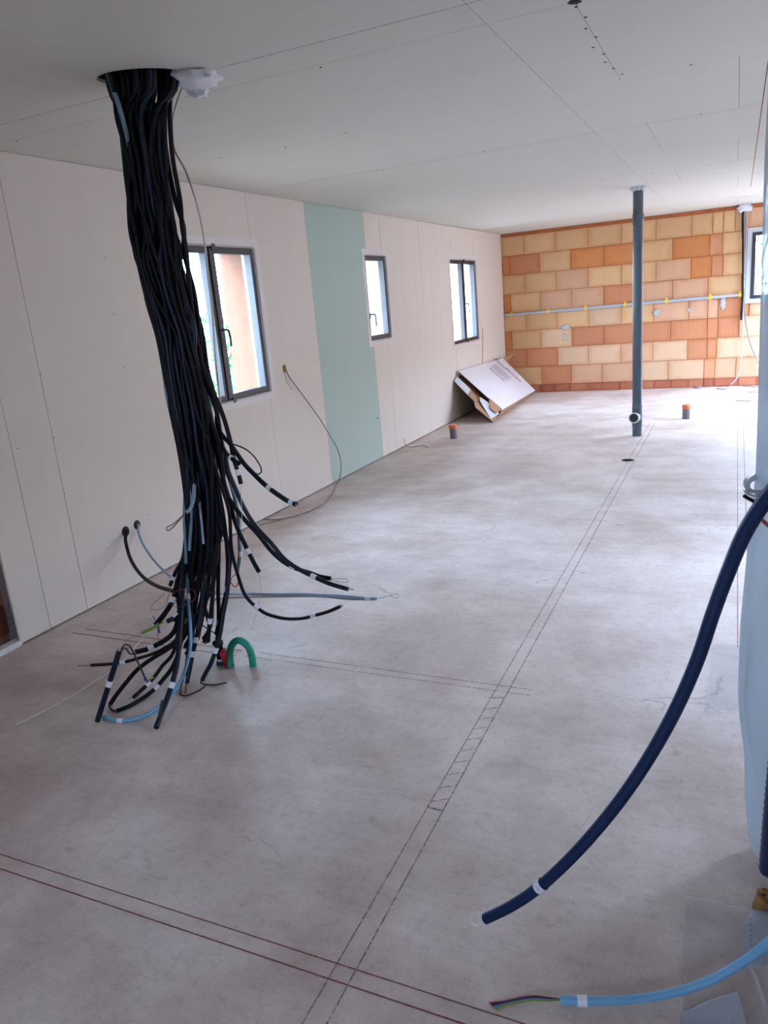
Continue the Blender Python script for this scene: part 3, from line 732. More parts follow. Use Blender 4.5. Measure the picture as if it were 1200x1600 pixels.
def tail(pts, y1, mat, label, tapes=(), wires=(), r=RC, y0=None, head=None, corr=0, cat='conduit'):
    hd = (take(*pts[0]) if mat not in ('teal', 'paleblue', 'sky') else take(pts[0][0], pts[0][1], False, 80)) if head is None else head
    ya = hd[-1].y if hd else (y0 if y0 is not None else 2.55)
    if y0 is not None: ya = y0
    n_ = len(pts); P3 = []
    L_ = [0]
    for i in range(1, n_): L_.append(L_[-1]+math.hypot(pts[i][0]-pts[i-1][0], pts[i][1]-pts[i-1][1]))
    for i, (u, v) in enumerate(pts):
        f = L_[i]/max(L_[-1], 1e-6); P3.append(Py(u, v, ya+(y1-ya)*f, r))
    path = smooth(list(hd)+P3, .02)
    for p in path: p.z = max(p.z, r)
    ws = []
    for (wp_, ya_, yb_, wr, wm) in wires:
        k = len(wp_); ws.append(([Py(u, v, ya_+(yb_-ya_)*i/max(k-1, 1), wr+.001) for i, (u, v) in enumerate(wp_)], wr, wm))
    return cable(path, r, mat, 'electrical_conduit', label, cat, GB, tapes, ws, corr=corr)
# right-hand side tails
tail([(339, 660), (345, 677), (360, 694), (381, 724), (397, 741), (417, 760), (450, 783), (462, 788)], 2.35, 'black2', 'dark conduit bending out right, uppermost of the conduits on that side',
     tapes=[(421, 763), (455, 785)], wires=[([(462, 788), (467, 800), (476, 812), (480, 815)], 2.35, 2.3, .0015, 'wire_w')])
tail([(345, 640), (352.5, 662), (360, 690), (366, 720), (372, 738), (376.5, 756)], 2.58, 'black3', 'short black conduit ending below the large window, thin black loop beside it',
     tapes=[(373.5, 742)], wires=[([(376, 755), (377, 780), (378, 800), (378, 822)], 2.58, 2.58, .0014, 'wire_w'),
     ([(364, 694), (373, 697), (384, 702), (394, 710), (402, 720), (408, 731), (408, 738), (403, 741), (396, 738)], 2.5, 2.5, .0032, 'wire_k')])
tail([(346, 690), (352, 706), (362, 716), (373, 724)], 2.42, 'black', 'stubby black conduit with white label crossing the right edge of the bundle', tapes=[(361.5, 715)])
tail([(352, 715), (357, 737), (366, 759), (381, 793), (399, 822), (424, 849), (445, 874), (468, 890), (490, 901), (515, 912), (544, 920.6)], 2.62, 'black2',
     'longer of the two dark conduits arching right out of the bundle', tapes=[(490, 901)], wires=[([(544, 920), (552, 921)], 2.62, 2.6, .003, 'wire_gr')])
tail([(352, 765), (363, 787), (384, 814), (405, 837), (424, 861), (443, 878), (464, 889), (484, 895), (500, 901), (517, 904)], 2.70, 'black',
     'shorter of the two dark conduits arching right, wire loop at its tip', tapes=[(460, 886)],
     wires=[([(517, 904), (528, 904), (541, 905), (545, 908), (538, 910), (528, 909), (518, 905)], 2.7, 2.68, .0013, 'wire_gr')])
tail([(358, 780), (364, 804), (371, 826), (380, 845), (388, 862), (396, 878), (405, 894)], 2.55, 'black', 'black conduit hanging right of the bundle, ending square in mid-air', tapes=[(388, 862)],
     wires=[([(405, 894), (407, 910), (406, 935), (400, 960), (392, 985)], 2.55, 2.75, .001, 'wire_w')])
tail([(358, 800), (362, 860), (371, 896), (382, 928), (391, 940), (401, 949), (414, 958), (428, 963), (445, 966.5), (462, 967), (477, 965.5), (490, 962), (512, 956), (532, 947.5)], 2.62, 'black3',
     'thin black conduit sweeping low to the right with an upturned tip', tapes=[(401, 949), (490, 962)], r=.0080, wires=[([(532, 947.5), (535, 946)], 2.62, 2.62, .006, 'wire_gr')])
tail([(362, 760), (372, 805), (374, 843), (375, 865), (371, 893)], 2.66, 'teal', 'short teal conduit with a red wire loop at its tip, right edge of the bundle', tapes=[(374, 862)], r=.0085,
     wires=[([(371, 893), (373, 905), (372, 912), (368, 917), (363, 914), (360, 908)], 2.66, 2.66, .003, 'wire_r'), ([(371, 893), (372, 903), (374, 912)], 2.66, 2.6, .004, 'wire_r'),
            ([(370, 896), (362, 903), (360, 910)], 2.66, 2.66, .0018, 'wire_r')])
# lower right
tail([(359, 860), (358, 890), (355, 926), (349, 959), (343, 995), (337, 1016), (328, 1040), (320, 1054), (316, 1063)], 2.40, 'black2', 'front black conduit at the right foot of the bundle, black wire bent along the floor',
     tapes=[(336, 1018)], wires=[([(316, 1062), (314, 1067), (319, 1069), (335, 1070), (354, 1066.5)], 2.40, 2.42, .004, 'wire_k')])
tail([(352, 830), (356, 880), (354, 920), (349, 945), (343, 975), (339, 1000)], 2.62, 'black', 'black conduit with a broad white label at the right edge near the floor', tapes=[(351.5, 921)])
tail([(340, 840), (334, 900), (331, 946), (328, 970), (326, 990), (325, 1003)], 2.5, 'black3', 'black conduit ending upright just above the floor, small hooked wire at its foot', tapes=[(328, 970)],
     wires=[([(325, 1003), (322, 1005.5), (318, 1005), (315, 1003)], 2.5, 2.5, .0025, 'wire_k')])
tail([(342, 840), (341, 919), (341.5, 972), (338, 991)], 2.66, 'black', 'black conduit just left of the broad-labelled one, wire reaching left from its end', tapes=[(341.5, 973)],
     wires=[([(338, 991), (330, 986), (322, 981), (314, 975)], 2.66, 2.62, .003, 'wire_k')])
tail([(322, 860), (318, 920), (312, 970), (306, 1000), (301, 1022), (296, 1048), (292, 1068)], 2.36, 'black2', 'black conduit at the middle foot of the bundle with copper wire tip', tapes=[(309, 1002), (301, 1020)],
     wires=[([(292, 1066), (291, 1074), (290, 1082)], 2.36, 2.33, .006, 'wire_o')])
tail([(300, 870), (298, 940), (296, 1000), (292, 1040), (289, 1055)], 2.42, 'black', 'black conduit with long wire curling right along the floor',
     wires=[([(290, 1050), (285, 1065), (281.5, 1078), (283, 1086), (291, 1087), (307, 1081), (321, 1072)], 2.42, 2.33, .0042, 'wire_k')])
# lower left
tail([(288, 870), (285, 930), (281, 985), (277, 1035), (268, 1071), (256, 1105), (244, 1137)], 2.06, 'black2', 'long black conduit reaching furthest forward on the floor, white label above its tip', r=.0115,
     tapes=[(269, 1069)], wires=[([(246, 1130), (250, 1112), (254, 1094)], 2.06, 2.10, .007, 'wire_k')])
tail([(280, 955), (276, 1000), (268, 1025), (254, 1040), (244, 1054), (231, 1069), (219, 1080), (208, 1090)], 2.14, 'black', 'black conduit whose labelled end meets two dark wires, left foot of bundle', r=.0085, tapes=[(231, 1069)],
     wires=[([(208, 1090), (201, 1092)], 2.14, 2.13, .003, 'wire_gr'), ([(232, 1066), (228, 1062), (226, 1060)], 2.2, 2.2, .006, 'wire_b'), ([(233, 1062), (240, 1058)], 2.2, 2.22, .004, 'wire_g')])
tail([(286, 960), (280, 1015), (268, 1045), (258, 1058), (244, 1074), (230, 1086), (216, 1095), (200, 1104), (182, 1111)], 2.10, 'black', 'black conduit lying in a low curve on the floor, labelled near its middle', tapes=[(244, 1074)],
     wires=[([(183, 1111), (177, 1110), (172, 1106), (171, 1100)], 2.09, 2.12, .005, 'wire_k')])
tail([(300, 950), (284, 995), (264, 1013), (241, 1027), (215, 1046), (196, 1068), (181, 1087), (172, 1101)], 2.12, 'black3', 'brown-black conduit making the widest arc to the left on the floor')
tail([(284, 930), (272, 987), (258, 1000), (244, 1008), (228, 1015), (211, 1019)], 2.3, 'black', 'thick black conduit with a white ring pointing left above the floor', tapes=[(240, 1011)], r=.012)
tail([(296, 930), (275, 999), (258, 1012), (240, 1021), (215, 1029), (192, 1035), (168, 1038), (142, 1039.5)], 2.28, 'black3', 'thin black conduit reaching furthest left with a pointed tip', tapes=[(192, 1035)], r=.0075,
     wires=[([(142, 1039.5), (130, 1040), (122, 1040)], 2.28, 2.28, .0035, 'wire_gr')])
tail([(290, 850), (284.5, 876), (275, 893), (271, 902), (266, 914)], 2.62, 'black3', 'short black conduit high on the left edge, label and thin looped wire at its end', tapes=[(271, 900)],
     wires=[([(266, 914), (266, 924), (262, 935), (260, 946)], 2.62, 2.62, .002, 'wire_o'),
            ([(258, 926), (246, 938), (236, 947), (235, 951), (243, 953), (252, 951), (260, 945)], 2.62, 2.62, .0016, 'wire_gr')])
tail([(286, 880), (276, 914), (270, 938), (258, 958), (243, 977)], 2.40, 'black', 'thick black conduit ending in green-yellow and blue wires, left side', tapes=[(270, 938)], r=.0125,
     wires=[([(248, 974), (238, 981), (226, 986), (220, 988.5)], 2.4, 2.36, .0045, 'wire_g'), ([(255, 972), (244, 980), (232, 986), (222, 990)], 2.4, 2.36, .0035, 'wire_g'),
            ([(247, 975), (248, 984), (249, 988)], 2.4, 2.38, .006, 'wire_b'), ([(246, 974), (241, 967), (239, 962)], 2.4, 2.4, .0018, 'wire_k'),
            ([(222, 992), (205, 997), (190, 1005)], 2.36, 2.5, .001, 'wire_m'), ([(246, 980), (247, 995), (247, 1008)], 2.36, 2.36, .001, 'wire_k')])
tail([(300, 900), (290, 945), (280, 957), (271, 966), (261, 971)], 2.45, 'black2', 'thick black conduit stub pointing down left, white label behind its tip', tapes=[(277, 968)], r=.0115)
tail([(305, 890), (296, 930), (292, 970), (287, 988), (282, 1000)], 2.5, 'black', 'black conduit end tucked behind the pale blue one', tapes=[(277, 968)])
# coloured ones
tail([(262, 545)] if False else [(249, 529), (256, 585), (262, 625), (270, 660), (277, 685), (286, 708), (290, 724), (289, 770), (288, 814), (290, 850), (291, 880)], 2.52, 'teal',
     'teal conduit bowing out along the left edge of the bundle', r=.0075)
tail([(255, 560), (264, 610), (276, 650), (290, 690), (296, 730), (300, 790), (296, 860)], 2.50, 'teal', 'second teal conduit crossing the left side of the bundle', r=.0075)
tail([(312, 613), (309, 640), (306, 670), (306, 700), (308, 730), (310, 765), (315, 817), (318, 850)], 2.48, 'paleblue', 'pale blue-grey conduit running down the front of the bundle', r=.0050)
tail([(306, 720), (304, 760), (301, 786), (296, 797), (291, 801)], 2.40, 'paleblue', 'pale blue conduit stub with brown wires looped at its end, left side', r=.0085,
     wires=[([(291, 800), (283, 808), (272, 818), (265, 822), (260, 825), (262, 829), (270, 824), (280, 813), (290, 801)], 2.40, 2.38, .0028, 'wire_o')])
tail([(296, 850), (293, 892), (293.5, 925), (296, 960), (298, 1000), (294, 1030), (286, 1056), (275, 1076), (262, 1092), (250, 1103), (238, 1112), (220, 1121), (205, 1125), (188, 1126), (172, 1123), (162, 1119)], 2.06, 'sky',
     'light blue corrugated conduit dropping down the front and curving left on the floor', tapes=[(188.5, 1126), (296, 930)], r=.0085, corr=.006)
cable(smooth([Vector((1.215, 2.50, 2.54))]+[Py(u, v, y) for u, v, y in [(172, 125, 2.49), (181, 150, 2.485), (190, 180, 2.49), (199, 215, 2.53), (206, 260, 2.60), (214, 330, 2.66)]], .02), .0095, 'teal', 'electrical_conduit',
      'teal conduit among the black ones at the ceiling mouth, left side', 'conduit', GB)
# red loop tied round the pale blue conduit
cable(smooth([Py(u, v, 2.40) for u, v in [(270, 927), (278, 923), (287, 920.6), (295, 920.5), (302, 922), (306, 931), (302, 938), (296, 942), (287, 946), (278, 949), (270, 946), (264, 941)]], .01), .0016, 'wire_m',
      'wire', 'thin dark red wire looped round the bundle near its left foot', 'wire', sides=5)
# the bent conduit in front with its wire bow
p0, p1 = Py(187, 1016, 2.08), Fl(152, 1127, .012)
cable(smooth([p0, p0.lerp(p1, .33), p0.lerp(p1, .66), p1], .02), .0115, 'black2', 'electrical_conduit', 'dark conduit propped up left of the heap, black wires arching from its top', 'conduit',
      None, [(173.5, 1069)], [([Py(u, v, 2.08+.10*i/7) for i, (u, v) in enumerate([(189, 1018), (191, 1012), (196, 1007), (202, 1009), (209, 1021), (216, 1036), (222, 1049), (228, 1063)])], .0040, 'wire_k'),
       ([Py(u, v, 2.08+.2*i/6) for i, (u, v) in enumerate([(188, 1019), (192, 1014), (197, 1013), (200, 1018), (205, 1022), (212, 1020)])], .0042, 'wire_k')])
# everything else in the thick of the bundle
random.seed(21)
mats = ['black', 'black2', 'black', 'black3', 'black2', 'black']
for i in range(NC):
    if i in used: continue
    pts = paths[i][:random.choice([15, 16, 17, 17, 17])]
    e = pts[-1]; pts = pts+[e+Vector((random.uniform(-.05, .04), random.uniform(-.12, .03), -.06))]
    for p in pts: p.z = max(p.z, RC+.001)
    cable(smooth(pts, .03), RC*random.choice([1, 1, .88]), random.choice(mats), 'electrical_conduit', 'black conduit packed in the thick of the hanging bundle', 'conduit', GB,
          [proj(pts[-1])] if random.random() < .0 else ())
# thin cable that arcs over in front of the large window
cable(smooth([Vector((1.43, 2.70, 2.52))]+[Py(u, v, y) for u, v, y in [(268, 200, 2.72), (274, 237, 2.72), (290, 267, 2.72), (307, 317, 2.72), (316, 355, 2.72), (321, 390, 2.72), (325, 430, 2.72), (331, 480, 2.7), (337, 560, 2.68), (345, 640, 2.66)]], .02), .0042, 'wire_w',
      'electrical_cable', 'thin ivory cable arching out of the bundle past the large window', 'cable')
# ragged foam beside the hole and dark hole rim
fb = MB(); fb.blob((1.485, 2.69, H-.008), .085, 2, .35, squash=(1.0, 1.15, .42)); fb.blob((1.43, 2.76, H-.02), .045, 5, .5, squash=(1, 1, .8)); fb.blob((1.40, 2.66, H+.0), .035, 8, .5)
fb.build('expanding_foam', 'foam', origin=(1.485, 2.69, H), label='ragged white foam lump at the edge of the ceiling hole', category='foam')

# ------------------------------------------------------------------ conduits lying from the bundle to the right
for k, (dv, du, lab) in enumerate([(0, 0, 'pale blue-grey conduit stretched right from the bundle with a wire loop at its tip'), (6, 0, 'thinner grey conduit lying under the pale blue-grey one stretched to the right')]):
    pts = [(330, 925+dv), (357, 927+dv), (395, 928+dv), (433, 929+dv), (468, 928.5+dv), (501, 930+dv*.9), (540, 932+dv*.5), (575, 935.5+dv*.3), (588, 935.6)] if k == 0 else [(330, 938), (357, 934), (433, 932), (500, 932), (545, 936), (578, 937)]
    P3 = [Py(u, v, (2.62, 2.78)[i] if i < 2 else 2.95, .01) for i, (u, v) in enumerate(pts)]
    ws = [] if k else [([Py(u, v, 2.95) for u, v in [(588, 935.6), (600, 933), (612, 930), (621, 928.5), (623, 932), (619, 935), (610, 931), (598, 934)]], .0014, 'wire_gr')]
    cable(smooth(P3, .03), .0085 if k == 0 else .005, 'paleblue' if k == 0 else 'greyc', 'electrical_conduit', lab, 'conduit', None, [(575, 935.5)] if k == 0 else (), ws)
# ivory wire along the floor to the left
cable(smooth([Py(240, 972, 2.45)]+[Fl(u, v, .005) for u, v in [(222, 1000), (200, 1024), (175, 1047), (140, 1070), (101, 1094), (65, 1113), (45, 1123), (25, 1132)]], .03), .0032, 'wire_w', 'electrical_cable', 'ivory wire lying on the floor to the left of the bundle', 'cable', sides=6)

# ------------------------------------------------------------------ wall outlets
def hole_disc(y, z, r, mat='dark'):
    return MB().lathe([(r, .0), (r*.97, .0016), (.0001, .0018)], (.0006, y, z), 14, 'x')
def wall_hose(y, z, uvx, r, mat, label, hr, hm='dark', wires=(), name='electrical_conduit', cat='conduit'):
    pts = [Vector((.004, y, z)), Vector((.014, y, z))]+[CAM+ray(u, v)*((x_-CAM.x)/ray(u, v).x) for u, v, x_ in uvx]
    for p in pts: p.z = max(p.z, r)
    o = cable(smooth(pts, .02), r, mat, name, label, cat, None, (), wires)
    hole_disc(y, z, hr).build('wall_hole', hm, o)
wall_hose(3.375, .365, [(196, 840, .04), (200, 862, .12), (209, 883, .28), (225, 903, .50), (245, 915.5, .72), (258, 920, .86), (274, 924, 1.02)], .0105, 'black3', 'black conduit coming out of a hole low in the left wall', .033)
wall_hose(3.48, .376, [(216, 830, .04), (222, 847, .10), (232, 864, .22), (247, 883, .42), (262, 897, .62), (276, 908, .8)], .0075, 'paleblue', 'grey conduit coming out of the wall right beside the black one', .030)
op = [Vector((.006, 5.436, 1.14)), Vector((.014, 5.436, 1.135)), on(0, .02, 452, 589), on(0, .03, 470, 613), on(0, .05, 500, 655), on(0, .06, 515, 680), on(0, .08, 529, 706), on(0, .10, 533, 730)]+[Fl(u, v, .006) for u, v in [(529, 752), (519, 772), (503, 789), (480, 800), (455, 808), (430, 812), (405, 810)]]
gc = cable(smooth(op, .03), .0052, 'greyc', 'electrical_cable', 'grey cable from an orange plugged hole looping down past the green panel to the floor', 'cable', None, (),
           [([on(0, .012, 445, 583), on(0, .015, 447, 594), on(0, .02, 452, 603), on(0, .03, 456, 609)], .0018, 'wire_gr'), ([Fl(440, 812, .004), Fl(425, 816, .004), Fl(405, 820, .004)], .003, 'wire_o')])
MB().blob((.004, 5.436, 1.145), .022, 4, .3, squash=(.6, 1, 1.4)).build('foam_plug', 'foam_o', gc)
cable(smooth([Vector((.004, 7.78, .10)), Vector((.02, 7.79, .07))]+[Fl(u, v, .005) for u, v in [(634, 697.5), (645, 698), (655, 696.5), (662, 696), (668, 699)]], .02), .0035, 'greyc', 'electrical_cable', 'short grey cable end at the wall base right of the green panel', 'cable', sides=6)
gs = hole_disc(7.165, .44, .010); gs.build('wall_hole', 'dark', wl)
# thin wire up the wall beside the third window
cable(smooth([on(0, .004, 754, 512), on(0, .006, 754.5, 530), on(0, .006, 754, 550), on(0, .006, 754, 567)], .03), .004, 'greyc', 'electrical_cable', 'short grey cable hanging on the wall between the third window and the cardboard package', 'cable', sides=5)

# ------------------------------------------------------------------ green hose, black bottle and red plug
gx = [Vector((1.300, 2.585, .004)), Vector((1.293, 2.60, .06)), Vector((1.305, 2.61, .105)), Vector((1.346, 2.615, .132)), Vector((1.388, 2.62, .105)), Vector((1.402, 2.62, .055)), Vector((1.402, 2.62, .003))]
ghp = smooth(gx, .008)
gh = MB().tube(ghp, [.0175 if i % 2 else .0165 for i in range(len(ghp))], 14).build('bent_hose', 'greenhose', origin=gx[0], label='short green hose bent into an upside-down U on the floor', category='hose')
bx_, by_ = 1.232, 2.60
bo = empty('plastic_fitting', (bx_, by_, 0), label='small black plastic fitting with white foot, left of the green hose', category='fitting')
MB().lathe([(.0001, 0), (.020, .0), (.022, .006), (.020, .020), (.016, .024)], (bx_, by_, 0), 16).build('base', 'navy', bo)
MB().lathe([(.018, .022), (.0185, .028), (.016, .032)], (bx_, by_, 0), 16).build('white_ring', 'tape', bo)
MB().lathe([(.016, .032), (.017, .06), (.021, .068), (.020, .10), (.026, .108), (.026, .118), (.015, .124), (.0001, .124)], (bx_, by_, 0), 16).build('body', 'black', bo)
rp = MB(); rp.tube(smooth([(1.270, 2.585, .028), (1.272, 2.585, .06), (1.270, 2.58, .085)], .01), [.014, .0155, .017, .019, .019, .016, .012][:len(smooth([(1.270, 2.585, .028), (1.272, 2.585, .06), (1.270, 2.58, .085)], .01))] if len(smooth([(1.270, 2.585, .028), (1.272, 2.585, .06), (1.270, 2.58, .085)], .01)) <= 7 else .016, 14)
rp.lathe([(.0001, 0), (.010, 0), (.010, .03), (.0001, .03)], (1.270, 2.585, 0), 12)
rp.build('plastic_plug', 'redplug', origin=(1.27, 2.585, 0), label='small red plastic plug between black fitting and green hose', category='plug')
# ------------------------------------------------------------------ foreground conduits
big = smooth([Py(u, v, y) for u, v, y in [(758, 1436, 1.42), (800, 1415, 1.41), (845, 1384, 1.40), (900, 1332, 1.39), (960, 1262, 1.38), (1010, 1190, 1.37), (1055, 1110, 1.36), (1090, 1030, 1.35), (1115, 955, 1.34), (1138, 893, 1.33), (1165, 830, 1.31), (1205, 770, 1.28), (1250, 725, 1.24), (1310, 690, 1.2)]], .01)
nv = cable(big, .0130, 'navy', 'electrical_conduit', 'large navy corrugated conduit sweeping down through the right foreground', 'conduit', None, (), (), sides=16, corr=.0052)
i = closest(big, (845, 1384)); c = big[i]; t = (big[i+1]-big[i-1]).normalized()
lt = MB().tube([c-t*.011, c+t*.011], .0146, 18, caps=False).build('label_tape', 'tape', nv)
inkb = MB(); tocam = (CAM-c); tocam = (tocam-t*tocam.dot(t)).normalized(); sdv = t.cross(tocam)
random.seed(6)
for k in range(3):
    q = c+tocam*.0149+sdv*(-.005+.004*k)-t*.002
    inkb.tube([q, q+sdv*.002+t*.003, q+t*.005, q+sdv*.001+t*.002], .0004, 4)
inkb.build('handwriting', 'ink', nv)
# clear pull-wire ring at its end
e0 = big[0]; cc = Py(745, 1436, 1.42)
rgp = []
for k in range(15):
    a = 2*PI*k/14; u_, v_ = 745+8.5*math.cos(a), 1436+11*math.sin(a); rgp.append(Py(u_, v_, 1.42+.004*math.sin(2*a)))
MB().tube(rgp, .0013, 6).build('pull_wire', 'tape', nv)
MB().tube([big[0]+(big[0]-big[1]).normalized()*.0006, big[1]], .0085, 12).build('conduit_bore', 'dark', nv)
lb = smooth([Fl(875, 1562, .012), Fl(910, 1564, .014), Fl(960, 1563, .018), Fl(1010, 1559, .024), Py(1060, 1549, 1.445), Py(1105, 1534, 1.462), Py(1150, 1510, 1.475), Py(1200, 1474, 1.48), Py(1240, 1435, 1.475), Py(1290, 1380, 1.46)], .01)
wires = []
for k, (wm, dv) in enumerate([('wire_m', -3), ('wire_k', -1), ('wire_b', 1), ('wire_gr', 2.5), ('wire_g', 4)]):
    wires.append(([Fl(880, 1562, .012), Fl(858, 1561+dv*.7, .014), Fl(835, 1559+dv, .012), Fl(812, 1562+dv, .008), Fl(790, 1567+dv*1.0, .005), Fl(764+3*k, 1571+dv*1.3, .003)], .0019, wm))
cable(lb, .0105, 'sky', 'electrical_conduit', 'light blue corrugated conduit with coloured wires at the bottom right', 'conduit', None, [(907, 1564)], wires, sides=14, tape_len=.022, corr=.005)

# ------------------------------------------------------------------ polythene-wrapped riser at the right edge
random.seed(13)
edge = [(2.45, 3.462), (2.2, 3.456), (1.83, 3.454), (1.68, 3.457), (1.335, 3.463), (1.106, 3.467), (.943, 3.457), (.685, 3.447), (.50, 3.449), (.427, 3.455), (.313, 3.472), (.18, 3.478), (.055, 3.492), (.02, 3.50)]
def ex(z):
    for (z1, x1), (z0, x0) in zip(edge, edge[1:]):
        if z0 <= z <= z1: return x0+(x1-x0)*(z-z0)/(z1-z0)
    return edge[0][1] if z > 2.4 else edge[-1][1]
fm = MB(); NZ, NS = 60, 46; vs = []
for i in range(NZ+1):
    z = .02+(2.42-.02)*i/NZ; x0 = ex(z)
    for j in range(NS+1):
        a = j/NS*2*PI
        cxr, cyr = x0+.22, 2.02
        rx, ry = .22, .11
        k = 1+.10*noise.noise(Vector((math.cos(a)*2, math.sin(a)*2, z*2.2)))+.05*math.sin(a*7+z*3)+.035*math.sin(a*15-z*6)+.03*noise.noise(Vector((math.cos(a)*7, math.sin(a)*7, z*5)))
        k = k if abs(math.cos(a)+1) > .12 else 1
        vs.append((cxr+rx*k*math.cos(a), cyr+ry*k*math.sin(a), z))
fs = [(i*(NS+1)+j, i*(NS+1)+j+1, (i+1)*(NS+1)+j+1, (i+1)*(NS+1)+j) for i in range(NZ) for j in range(NS)]
fm.add(vs, fs, True)
rs = empty('wrapped_riser', (3.68, 2.02, 0), label='tall riser wrapped in translucent polythene at the right edge of the picture', category='riser')
fm.build('plastic_film', 'film', rs)
MB().box(3.60, 3.605, 1.99, 2.09, .0, H).box(3.60, 3.68, 1.985, 1.99, 0, H).box(3.60, 3.68, 2.09, 2.095, 0, H).build('steel_stud', 'galv', rs)
for (x, y, r) in [(3.536, 1.866, .029), (3.61, 1.86, .03)]:
    pth = smooth([(x+.006, y, .07), (x+.010, y, .3), (x+.022, y, .62), (x+.06, y-.0, 1.0)], .01); rr = [r if k % 2 else r*.93 for k in range(len(pth))]
    MB().tube(pth, rr, 16).build('riser_pipe', 'navy', rs)
cr = MB()
for (x, y, r, s_) in [(3.528, 1.845, .016, 1), (3.520, 1.80, .019, 2), (3.545, 1.82, .016, 3)]: cr.blob((x, y, r*.7), r, s_, .6)
cr.build('foam_crumb', 'foam_o', origin=(3.53, 1.85, 0), label='crumbs of orange-brown foam on the floor at the riser foot', category='foam')
hk = smooth([Py(1178, 746, 2.0), Py(1170, 750, 1.93), Py(1166, 757, 1.88), Py(1168, 766, 1.85), Py(1176, 771, 1.84), Py(1188, 771, 1.84), Py(1202, 768, 1.85), Py(1225, 764, 1.86)], .006)
MB().tube(hk, .0085, 14).build('hooked_rod', 'galv', origin=hk[0], label='grey metal hook sticking out of the polythene at the right edge', category='hook')
for (a, b, lab) in [((1163, 775), (1200, 796), 'dark red cable end poking out just below the metal hook'), ((1190, 812), (1210, 830), 'dark red cable end below the navy conduit at the right edge')]:
    cable(smooth([Py(*a, 1.75), Py((a[0]+b[0])/2, (a[1]+b[1])/2, 1.78), Py(*b, 1.82), Py(b[0]+25, b[1]+14, 1.9)], .01), .0042, M['wire_r'] if a[0] > 1180 else 'black3', 'electrical_cable', lab, 'cable')
# polythene on the floor
def sheet(name, poly, mat, z=.004, amp=.002, label=None, N=14, parent=None, thick=None):
    q = [Vector((*Fl(u, v)[:2], 0)) for u, v in poly]; mb = MB(); vs = []
    for i in range(N+1):
        for j in range(N+1):
            a = q[0].lerp(q[1], i/N); b = q[3].lerp(q[2], i/N); p = a.lerp(b, j/N)
            zz = z+amp*(noise.noise(Vector((p.x*14, p.y*14, z*100)))+1); vs.append((p.x, p.y, max(zz, .0015)))
    mb.add(vs, [(i*(N+1)+j, (i+1)*(N+1)+j, (i+1)*(N+1)+j+1, i*(N+1)+j+1) for i in range(N) for j in range(N)], True)
    return mb.build(name, mat, parent, **({'label': label, 'category': 'sheet'} if label else {}))
s1 = sheet('plastic_sheet', [(1071, 1398), (1215, 1432), (1230, 1640), (1060, 1640)], 'film_floor', label='thin clear polythene sheet lying on the floor in the bottom right corner')
def strip(pts, w, mat, name, par):
    P3 = [Fl(u, v, .010) for u, v in pts]; mb = MB()
    for a, b in zip(P3, P3[1:]):
        t = (b-a).normalized(); s_ = Vector((-t.y, t.x, 0))*w/2; mb.slab([a-s_, b-s_, b+s_, a+s_], .001)
    mb.build(name, mat, par)
strip([(1064, 1640), (1066, 1520), (1070, 1400), (1120, 1408), (1200, 1432)], .0022, 'film_seam', 'sheet_edge', s1)
fp = MB(); a = [Fl(u, v, zz) for u, v, zz in [(1061, 1587, .008), (1100, 1566, .02), (1152, 1549, .045), (1162, 1580, .03), (1172, 1640, .01), (1090, 1640, .008)]]
fp.slab(a, .0012); fp.build('folded_flap', 'film_flap', s1)
fp = MB(); a = [Fl(u, v, zz) for u, v, zz in [(1174, 1420, .02), (1163, 1445, .05), (1160, 1465, .05), (1166, 1500, .03), (1172, 1512, .02), (1182, 1512, .01), (1215, 1500, .01), (1215, 1425, .01)]]
fp.slab(a, .0012); fp.build('folded_flap', 'film_flap', s1)
strip([(1172, 1510), (1182, 1530), (1192, 1560), (1204, 1600)], .008, 'film_seam', 'folded_seam', s1)
pf = MB()
for k in range(9):
    q = Fl(1172.5+.35*k, 1437+8*k, .055-.002*k); pf.box(q.x-.0008, q.x+.0008, q.y-.004, q.y+.002, q.z, q.z+.0006)
pf.build('perforation_marks', 'ink', s1, kind='stuff')
s2 = sheet('plastic_sheet', [(1115, 1008), (1170, 1010), (1190, 1114), (1106, 1106)], 'film_floor', label='small clear polythene piece on the floor beside the foot of the riser film')
strip([(1106, 1106), (1150, 1109), (1180, 1113)], .003, 'film_seam', 'sheet_edge', s2)
strip([(1106, 1104), (1110, 1060), (1115, 1010)], .002, 'film_seam', 'sheet_edge', s2)

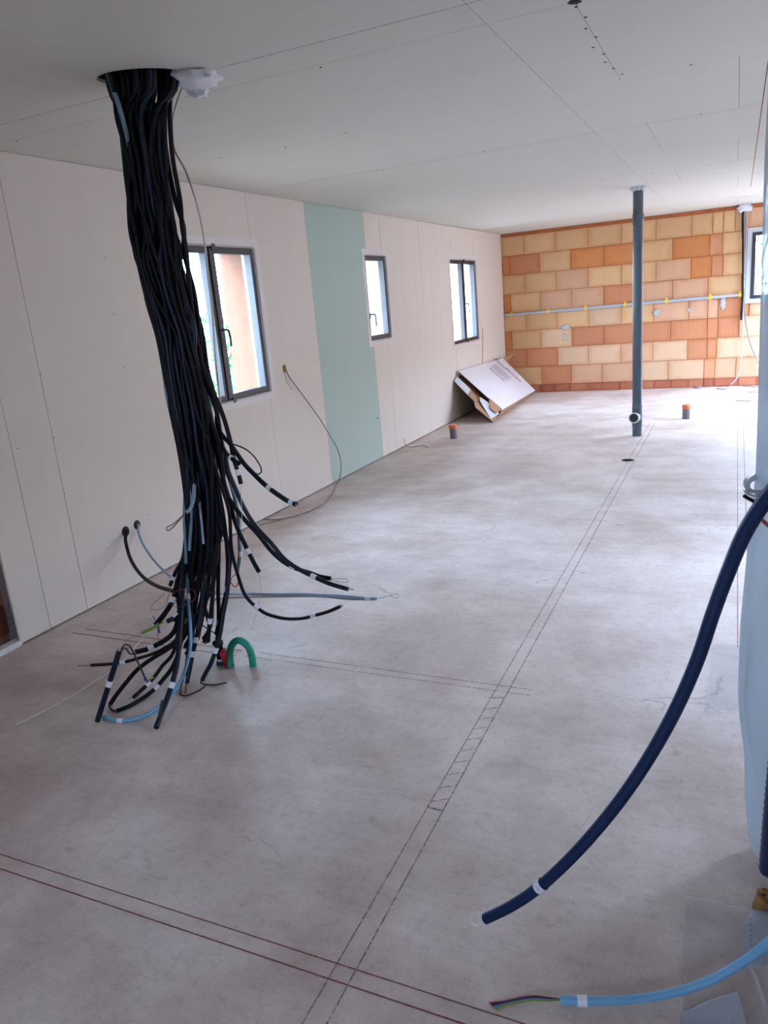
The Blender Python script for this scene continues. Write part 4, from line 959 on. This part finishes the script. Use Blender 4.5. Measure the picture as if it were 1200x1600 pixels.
# ------------------------------------------------------------------ cables at the far window
hx_, hz_ = 3.475, 2.47
fm2 = MB(); fm2.blob((hx_, D-.06, H-.045), .075, 6, .5, squash=(1.25, .9, .75)); fm2.build('expanding_foam', 'foam', origin=(hx_, D-.06, H), label='white foam lump where cables leave the ceiling at the brick wall', category='foam')
for (pts, r_, mt, lab) in [
    ([(1161, 330), (1161, 380), (1161, 430), (1160, 470), (1158, 500)], .014, 'black3', 'dark cable hanging down the brick wall left of the far window'),
    ([(1164, 330), (1163, 370), (1162, 420), (1163, 470), (1165, 500), (1172, 535), (1182, 560), (1190, 572)], .010, 'greyc', 'grey conduit bowing right under the far window'),
    ([(1167, 330), (1166, 370), (1164, 420), (1162, 470), (1160, 520), (1158, 560), (1156, 580), (1149, 594), (1142, 600)], .008, 'conduit_pale', 'pale cable hanging from the ceiling foam to the floor at the brick wall')]:
    P3 = [Vector((hx_, D-.06, H+.01))]+[Py(u, v, D-.075, .01) for u, v in pts]
    cable(smooth(P3, .05), r_, mt, 'electrical_cable', lab, 'cable', 'cables beside the far window')
for (pts, r_, mt, lab) in [([(1120, 607), (1132, 608), (1140, 603), (1146, 600)], .008, 'wire_gr', 'grey cable end on the floor below the pale hanging cable'),
                           ([(1086, 604), (1090, 606), (1096, 605)], .012, 'wire_gr', 'short grey cable scrap at the foot of the brick wall'),
                           ([(1160, 603), (1174, 604), (1190, 604.5)], .006, 'wire_gr', 'thin cable on the bright floor, nearer the brick wall'),
                           ([(1168, 612), (1180, 612), (1192, 611)], .006, 'wire_gr', 'thin cable on the bright floor, second from the brick wall')]:
    cable(smooth([Fl(u, v, r_) for u, v in pts], .05), r_, mt, 'electrical_cable', lab, 'cable', sides=6)
a = Fl(1150, 626, .008); b = Fl(1174, 626, .008)
MB().slab([a, b, b+Vector((0, .05, 0)), a+Vector((0, .05, 0))], .008).build('wooden_batten', 'wire_o', origin=a, label='thin orange-brown batten lying on the bright floor near the far window', category='batten')

for o in bpy.data.objects:
    if '_o' in o: del o['_o']
